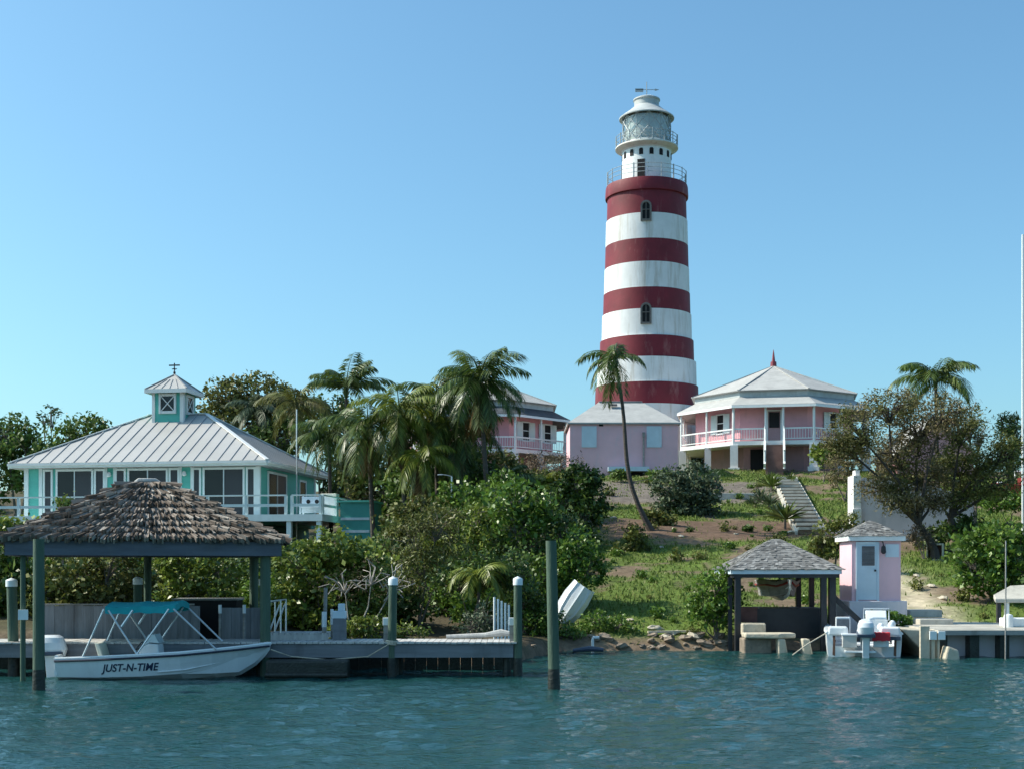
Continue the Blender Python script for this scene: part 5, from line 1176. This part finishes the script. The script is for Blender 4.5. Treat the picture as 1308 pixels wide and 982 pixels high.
plant("tree", "dark tree wedged between the palms and the roof", "tree", 412, None, 79, [(400,545,40,34),(360,560,40,30),(430,530,30,26),(435,600,26,36),(440,630,20,24)], 'leaf_dark', .27, clump=.4, trunk_r=.16, seed=61)
plant("tree", "dense dark tree under the big full palm", "tree", 640, None, 63, [(615,622,30,36),(600,645,44,36),(655,645,30,26)], 'leaf_dark', .25, clump=.38, trunk_r=.14, seed=62)
# --- brown trees on the right
for lab, px, lobes, sd in (("larger brown casuarina with leaning trunk before the pale masonry block", 1196, [(1095,552,40,32),(1135,520,44,24),(1175,545,44,34),(1080,572,32,18),(1150,585,50,28),(1205,528,38,24),(1130,622,42,18),(1178,612,38,20),(1150,640,32,14),(1188,640,30,14)], 71),
                           ("smaller brown casuarina forking right at the right edge", 1224, [(1228,552,30,36),(1258,590,36,24),(1225,598,42,28),(1285,580,28,26),(1240,626,36,20),(1272,616,32,20),(1215,640,26,12)], 72)):
    X = PX(px,55); t = plant("casuarina_tree", lab, "tree", px, None, 55+(1.2 if sd == 72 else 0), [(a,b,c,d,(i*37%5-2)*.5) for i,(a,b,c,d) in enumerate(lobes)], ('leaf_brown' if sd == 71 else 'leaf_olive'), .16, dens=1.0, clump=.34, asp=.3, bark='bark_dark', trunk_r=.15, seed=sd, up=.1, hollow=.35, per=60, lean=(-.75 if sd == 71 else -.35,0,1.55), twig_r=.022)
plant("pine_tree", "dark ragged pine at the right edge beside the flagpole", "tree", 1290, None, 73, [(1288,545,16,18),(1278,535,10,10),(1300,560,18,22),(1290,585,26,24)], 'leaf_dark', .3, dens=.8, asp=.22, clump=.34, trunk_r=.12, seed=73, up=.1)
plant("bare_tree", "leafless grey twiggy treetop right of the casuarinas", "tree", 1245, None, 60, [(1235,540,26,34),(1250,560,20,26)], 'leaf_dry', .14, dens=.35, asp=.15, clump=.3, bark='bark', trunk_r=.09, seed=74, hollow=.3, twig_r=.025)

# --- shrubs by name
sh = lambda lab, px, Y, lobes, leaf, size, seed, **k: plant(k.pop('name','shrub'), lab, "shrub", px, None, Y, lobes, leaf, size, seed=seed, trunk_r=k.pop('trunk_r',.05), **k)
sh("big yellow-green sea grape beside the boathouse's right post", 410, 37.5, [(385,720,40,38),(425,705,42,26),(460,715,36,30),(385,770,44,38),(440,770,50,38),(480,745,26,36)], 'leaf_grape', .17, 101, clump=.24, name='sea_grape')
sh("yellow-green sea grape seen under the thatch roof's right half", 255, 37.5, [(235,735,36,34),(280,725,34,32),(255,765,50,22),(215,710,24,24)], 'leaf_grape', .16, 102, clump=.24, name='sea_grape')
sh("dark sea grape seen under the thatch roof's left half", 110, 38, [(90,735,44,36),(140,730,36,40),(115,765,60,22),(180,745,30,34),(60,760,30,26)], 'leaf_olive', .17, 103, clump=.26, name='sea_grape')
sh("yellow-green shrub at the left edge below the deck railing", 22, 39, [(12,696,28,30),(38,680,20,18),(-8,675,22,20),(15,740,34,34),(30,780,24,30)], 'leaf_grape', .16, 104, clump=.24, name='sea_grape')
sh("sprig of yellow-green leaves in front of the deck railing's left part", 80, 44, [(83,643,8,13),(76,662,12,10),(90,672,14,10)], 'leaf_grape', .14, 105, clump=.18)
plant("dead_shrub", "tangle of bare grey branches behind the dock", "shrub", 452, None, 36.0, [(440,745,40,26),(475,735,34,30),(505,745,24,30)], 'leaf_dry', .08, dens=.5, clump=.2, asp=.2, bark='bark_pale', trunk_r=.05, per=12, seed=106, hollow=.5, twig_r=.014)
sh("feathery grey-green bush left of the dock's middle pile", 535, 42, [(530,690,36,34),(560,670,32,30),(540,728,42,34),(575,716,36,32)], 'leaf_olive', .15, 107, asp=.3, clump=.24)
sh("dense bright green bush in the middle of the bank", 640, 46, [(655,640,38,24),(690,648,30,24),(668,672,36,26)], 'leaf_bright', .2, 108, clump=.34)
sh("yellowish bush below the bright one in the middle of the bank", 615, 47, [(605,662,34,24),(625,690,38,24),(590,690,26,26)], 'leaf_grape', .17, 136, clump=.3)
sh("deep green glossy bush right of the yellowish bush", 695, 46.5, [(680,695,34,26),(718,678,28,26),(705,715,30,22)], 'leaf_dark', .19, 137, clump=.32)
sh("dark green bush below the small store building", 745, 58, [(735,615,30,22),(755,630,24,26),(720,640,30,26),(745,660,26,28)], 'leaf_dark', .22, 109, clump=.28)
sh("deep green bush at the shore left of the lone pile", 600, 40, [(585,742,34,22),(622,728,36,26),(650,728,30,32)], 'leaf_dark', .15, 110, clump=.24)
sh("glossy bush right of the lone tall pile", 735, 45, [(735,705,28,32),(755,725,22,26),(715,730,24,28),(690,735,30,36)], 'leaf_bright', .16, 111, clump=.24)
sh("dry pinkish-brown shrub below the left octagonal house", 690, 70, [(660,598,30,16),(700,592,34,18),(735,600,22,18),(680,605,40,18)], 'leaf_dry', .18, 112, dens=.6, clump=.28, asp=.3, bark='bark_pale')
sh("low green brush around the dry shrub", 650, 67, [(640,600,30,26),(675,620,34,20),(620,625,30,30)], 'leaf_olive', .2, 113, clump=.28)
sh("round grey-green shrub behind the leaning palm's trunk", 878, 68, [(860,625,28,28),(890,622,30,30),(875,645,40,22)], 'leaf_silver', .2, 114, clump=.26)
sh("small sapling bush left of the leaning palm's foot", 812, 57, [(812,685,15,18),(806,700,14,12),(822,703,12,10)], 'leaf_olive', .16, 115, clump=.2)
sh("low leafy clump at the foot of the leaning palm", 842, 63.5, [(836,660,14,10),(852,665,12,10)], 'leaf_olive', .2, 116, clump=.2)
sh("bright leafy bush at the left post of the small boathouse", 915, 41.6, [(915,755,28,30),(930,775,22,28),(900,780,24,24),(925,735,16,16)], 'leaf_bright', .14, 117, clump=.2)
sh("loose green weeds on the bank right of the tipped dinghy", 770, 42.2, [(765,795,22,16),(790,800,24,16),(745,810,24,14)], 'leaf_bright', .11, 118, clump=.18)
sh("low shore scrub below the tipped dinghy", 715, 41.3, [(705,800,20,18),(725,810,22,14),(690,790,20,26)], 'leaf_bright', .12, 119, clump=.18)
sh("round bush behind the small boathouse roof", 1066, 52, [(1062,685,24,26),(1082,675,18,20),(1050,700,18,16)], 'leaf_olive', .16, 120, clump=.22)
sh("big glossy sea grape at the right behind the quay", 1270, 46.5, [(1240,715,30,36),(1275,700,38,34),(1305,720,34,44),(1255,735,36,24)], 'leaf_bright', .21, 121, clump=.28, name='sea_grape')
sh("small green creeper mound between the shed and the skiff", 1142, 41.0, [(1130,790,22,9),(1150,793,16,8)], 'leaf_bright', .11, 122, clump=.12, limbs=False)
sh("dark undergrowth around the casuarina trunks", 1215, 56.5, [(1215,680,30,14),(1190,690,18,10),(1240,672,24,16)], 'leaf_dark', .18, 123, clump=.24)
sh("low red-brown dead bush beside the cream crate", 1180, 55, [(1178,685,16,16),(1165,680,12,10)], 'leaf_dry', .14, 124, dens=.7, clump=.2, asp=.35)
sh("green hedge on the slope below the red boat", 1290, 64, [(1275,640,28,12),(1305,640,22,16)], 'leaf_bright', .18, 125, clump=.24)
sh("yellowish bush at the octagonal house's right corner", 1052, 80, [(1050,582,14,16),(1062,575,10,12)], 'leaf_grape', .24, 126, clump=.24)
sh("brown brush between the octagonal house and casuarina", 1080, 72, [(1072,600,22,22),(1090,590,18,24)], 'leaf_brown', .2, 127, dens=.8, clump=.26, asp=.3)
sh("small rounded plant on the brown bed by the lawn", 953, 62.5, [(953,676,8,5)], 'leaf_dark', .16, 128, clump=.14, limbs=False)
sh("grey-green shore bush behind the plastic pipes", 606, 36.2, [(605,800,22,20),(625,790,18,22)], 'leaf_silver', .11, 129, clump=.18, asp=.35)
sh("green weeds under the dead grey branches", 470, 35.6, [(440,805,26,14),(480,800,30,14),(520,808,26,10)], 'leaf_grape', .11, 130, clump=.16)
sh("dark thicket below the teal deck", 400, 50, [(360,712,40,22),(420,715,44,20),(300,720,40,22),(480,706,30,24)], 'leaf_dark', .2, 131, clump=.3)
sh("dark leafy thicket under the deck's left end", 120, 52, [(40,700,50,30),(110,700,50,30),(180,710,50,30)], 'leaf_dark', .2, 132, clump=.3)
sh("dark bush above the dock's right end", 668, 41.5, [(668,775,24,34),(690,790,20,26),(655,740,22,24)], 'leaf_dark', .14, 133, clump=.22)
sh("olive brush between the feathery bush and the dark thicket", 510, 52, [(512,668,30,26),(534,655,28,22),(498,705,26,24)], 'leaf_olive', .19, 134, clump=.28)
sh("leafy bush at the back of the bank under the big full palm", 590, 54, [(590,640,40,24),(640,625,34,22),(560,660,34,24)], 'leaf_bright', .2, 135, clump=.28)
sh("dark shrub seen through the piers under the octagonal house", 880, 98, [(885,590,30,18),(860,585,24,18)], 'leaf_dark', .3, 138, clump=.4)
sh("dark green brush behind the retaining wall below the store", 800, 80, [(790,606,14,6),(850,606,18,7)], 'leaf_mid', .2, 139, clump=.22)
# --- rosette plants up the left side of the steps
def rosette(label, px, Y, r, n, seed, mat='leaf_silver', trunk=0):
    rnd = random.Random(seed); X = PX(px,Y); t = thing("rosette_plant", label, "plant", (X,Y,H(X,Y)-.03)); Q = []
    for k in range(n):
        a = k*2.4; e = R(rnd.uniform(10,80)); L = r*rnd.uniform(.7,1.1); d = Vector((math.cos(a)*math.cos(e),math.sin(a)*math.cos(e),math.sin(e))); s_ = d.cross(Vector((0,0,1))).normalized()*r*.07; b = Vector((0,0,trunk)); m_ = b+d*L*.55; tip = b+d*L-Vector((0,0,L*.12))
        Q.append([tuple(b-s_*.4),tuple(m_-s_),tuple(tip),tuple(m_+s_)])
    soup("leaves", np.array(Q), M[mat], t)
    if trunk: b = MB(); b.tube([(0,0,0),(0,0,trunk)], .06, 6); b.build("stem", M['bark'], t)
for i, (px, Y, r, mt, tr_, lab) in enumerate(((985,76,1.1,'frond',.3,"largest dark spiky plant at the top left of the steps"),(972,73,.9,'leaf_silver',0,"silvery spiky plant second from the top along the steps"),(982,69.5,.9,'leaf_silver',.2,"pale spiky plant halfway down beside the steps"),(992,66.5,1.0,'leaf_silver',0,"silvery spiky plant below the halfway one beside the steps"),(1003,63.5,1.25,'frond',.5,"tall dark spiky plant near the foot of the steps"),(960,71,.6,'leaf_silver',0,"small spiky plant left of the step plants by the grey wall"),(1010,79,.9,'frond',.1,"dark spiky plant right of the stair foot"))):
    rosette(lab, px, Y, r, 46, 300+i, mt, tr_)

# --- undergrowth: copies of three small shrubs spread through the bank's thicket
UG = "low shrubs packed in the thicket on the bank"
def proto(leaf, seed, size, asp=.6):
    t = plant("low_shrub", "low shrub crowded among others in the thicket on the bank", "shrub", 654, None, 200, [(654,700,7.5,6)], leaf, size, clump=.24, seed=seed, trunk_r=.04, group=UG)
    return t
protos = []
for leaf, sd, sz in (('leaf_dark',201,.18),('leaf_olive',202,.17),('leaf_bright',203,.18)):
    rs = np.random.RandomState(sd); t = thing("low_shrub", "low leafy shrub crowded among others in the thicket on the bank", "shrub", (0,50,0), 0, UG)
    d = rs.normal(size=(70,3)); d /= np.linalg.norm(d,axis=1,keepdims=True); pc = d*(.5+.5*rs.rand(70,1))*np.array((.95,.85,.75))+np.array((0,0,.62)); pc = pc[pc[:,2] > .02]
    cc = np.repeat(pc, 26, 0); soup("foliage", leaves(rs, cc+rs.normal(size=cc.shape)*.15, sz), M[leaf], t)
    w = MB()
    for q_ in pc[::5]: w.tube([(0,0,-.1),tuple(q_*np.array((.4,.4,.5))),tuple(q_)], [.04,.025,.01], 4, cap=False)
    w.build("stems", M['bark'], t); protos.append(t)
rnd = random.Random(77); used = [False]*3; cnt = 0
spots = []
while len(spots) < 95:
    Y = rnd.uniform(37, 72); px = rnd.uniform(-20, 765); X = PX(px, Y)
    if X > 1.5+.04*(Y-40) and Y > 40 : continue
    if px < 440 and 60.5 < Y < 78: continue
    if px < 340 and Y < 38.5: continue
    if Y < 41 and px > 490: continue
    if 285 < px < 475 and 42 < Y: continue
    spots.append((X, Y))
while len(spots) < 165:      # beyond the left and right frame edges
    Y = rnd.uniform(38, 95); px = rnd.choice((rnd.uniform(-600,-30), rnd.uniform(1345,1700))); X = PX(px, Y)
    if H(X, Y) > .4 and not (px < 0 and 58 < Y < 80 and X > -33): spots.append((X, Y))
for X, Y in spots:
    k = rnd.choice((0,0,1,2,2)); o = copy_tree(protos[k]) if used[k] else protos[k]; used[k] = True
    o.location = (X, Y, H(X,Y)-.05); o.rotation_euler = (0,0,rnd.uniform(0,6.28)); s = rnd.uniform(.75,1.5)*(1+.006*(Y-37)); o.scale = (s, s, s*rnd.uniform(.8,1.2))

# --- weeds on the slope: copies of two little plants
wd = "weed tufts on the grassy slope"; wp = []
for leaf, sd in (('leaf_bright',211),('leaf_olive',212)):
    rs = np.random.RandomState(sd); cc = rs.normal(size=(170,3))*np.array((.075,.075,.06))+np.array((0,0,.07)); cc = cc[cc[:,2] > 0]
    o = soup("weed_tuft", leaves(rs, cc, .10, .4), M[leaf]); tag(o, "small leafy weed tuft growing on the grassy slope", "weed", wd); wp.append(o)
rnd = random.Random(21); k = 0
while k < 110:
    X = rnd.uniform(1.5, 19); Y = rnd.uniform(41.5, 83)
    if abs(X-(13.7+(Y-61)*.13)) < 1.2 or abs(X-(PX(1119,42))) < 1.3 and Y < 45: continue
    if 9 < X < 13 and Y < 44.5 or Y > 78 and X > 11: continue
    o = wp[k%2] if k < 2 else wp[k%2].copy()
    if k >= 2: col.objects.link(o)
    s = rnd.uniform(.6,2.0); o.location = (X,Y,H(X,Y)); o.rotation_euler = (0,0,rnd.uniform(0,6.28)); o.scale = (s,s,s*rnd.uniform(.7,1.3)); k += 1
# --- grass blades on the lawn (nobody could count them)
rs = np.random.RandomState(5); N = 90000
gx_ = rs.uniform(-1, 30, N); gy_ = 40.8+(88-40.8)*rs.rand(N)**.85
g, b1, b2, th, sa, rim, n2 = cover(gx_, gy_); pr = g*(1-b1*.97)*(1-b2*.8)*(1-sa*.95)*(1-rim*.75)
keep = (rs.rand(N) < pr) & (hgt(gx_,gy_) > .14); gx_, gy_ = gx_[keep], gy_[keep]; gz_ = hgt(gx_, gy_); K = len(gx_)
hh = rs.uniform(.05,.16,K)*(.7+.9*fbm(gx_,gy_,91,1.4)); a = rs.rand(K)*6.28; w = rs.uniform(.012,.03,K)+.00035*gy_
bx_ = np.stack([gx_,gy_,gz_-.02],-1); sd = np.stack([np.cos(a)*w,np.sin(a)*w,0*a],-1); tp = bx_+np.stack([rs.normal(size=K)*.05,rs.normal(size=K)*.05,hh],-1)
o = soup("grass", np.stack([bx_-sd, bx_+sd, tp], 1), M['blade']); tag(o, "short rough grass on the slope", "grass", kind="stuff")

# --- rocks along the waterline and rubble
rk = "brown rocks along the waterline"
protos = []
for i in range(4):
    mb = MB(); mb.ball((0,0,.05), .34,.26,.2, seed=i+3, jit=.28, nu=9, nv=6); protos.append(mb.build("shore_rock", M['rock'])); tag(protos[-1], "rough brown rock lying along the waterline", "rock", rk)
rnd = random.Random(12); first = [True]*4
for i in range(34):
    k = rnd.randrange(4); px = rnd.choice([rnd.uniform(440,700), rnd.uniform(700,950), rnd.uniform(1150,1180) if rnd.random() < .3 else rnd.uniform(740,945)])
    for Y in np.arange(33.0, 42, .1):
        if H(PX(px,Y),Y) > -.02: break
    Y += rnd.uniform(-.1,.75); X = PX(px,Y)
    o = protos[k] if first[k] else protos[k].copy()
    if not first[k]: col.objects.link(o)
    first[k] = False; s = rnd.uniform(.22,.7); o.location = (X,Y,H(X,Y)); o.rotation_euler = (rnd.uniform(-.3,.3),rnd.uniform(-.3,.3),rnd.uniform(0,6.28)); o.scale = (s*1.2,s,s*.8)
pr_ = "pale stones scattered over the bank"; mb = MB(); mb.ball((0,0,.03), .3,.22,.12, seed=9, jit=.25, nu=8, nv=6); p0_ = mb.build("pale_stone", M['rock_pale']); tag(p0_, "small pale stone lying on the bank", "stone", pr_)
for i, (px, Y) in enumerate([(805,43.5),(838,42.5),(862,42),(850,41.6),(885,41.7),(520,35.8),(545,35.9),(570,35.9),(590,36.1),(555,36.6),(600,36.8),(1205,47),(1190,49),(765,66),(775,66.5),(783,66),(760,67),(845,58),(893,68),(920,70),(870,60),(1010,61.5),(940,61),(1240,47),(1170,51)]):
    o = p0_ if i == 0 else p0_.copy()
    if i: col.objects.link(o)
    X = PX(px,Y); s = rnd.uniform(.3,.8); o.location = (X,Y,H(X,Y)+.02); o.rotation_euler = (rnd.uniform(-.2,.2),rnd.uniform(-.2,.2),rnd.uniform(0,6.28)); o.scale = (s*1.3,s,s)
mb = MB(); mb.bar((-.7,0,.08),(.7,.1,.1),.16,.06); o = mb.build("driftwood_plank", M['concrete_warm']); o.location = (PX(856,41.9),41.9,H(PX(856,41.9),41.9)+.02); tag(o, "bleached plank lying on the grassy shore", "plank")
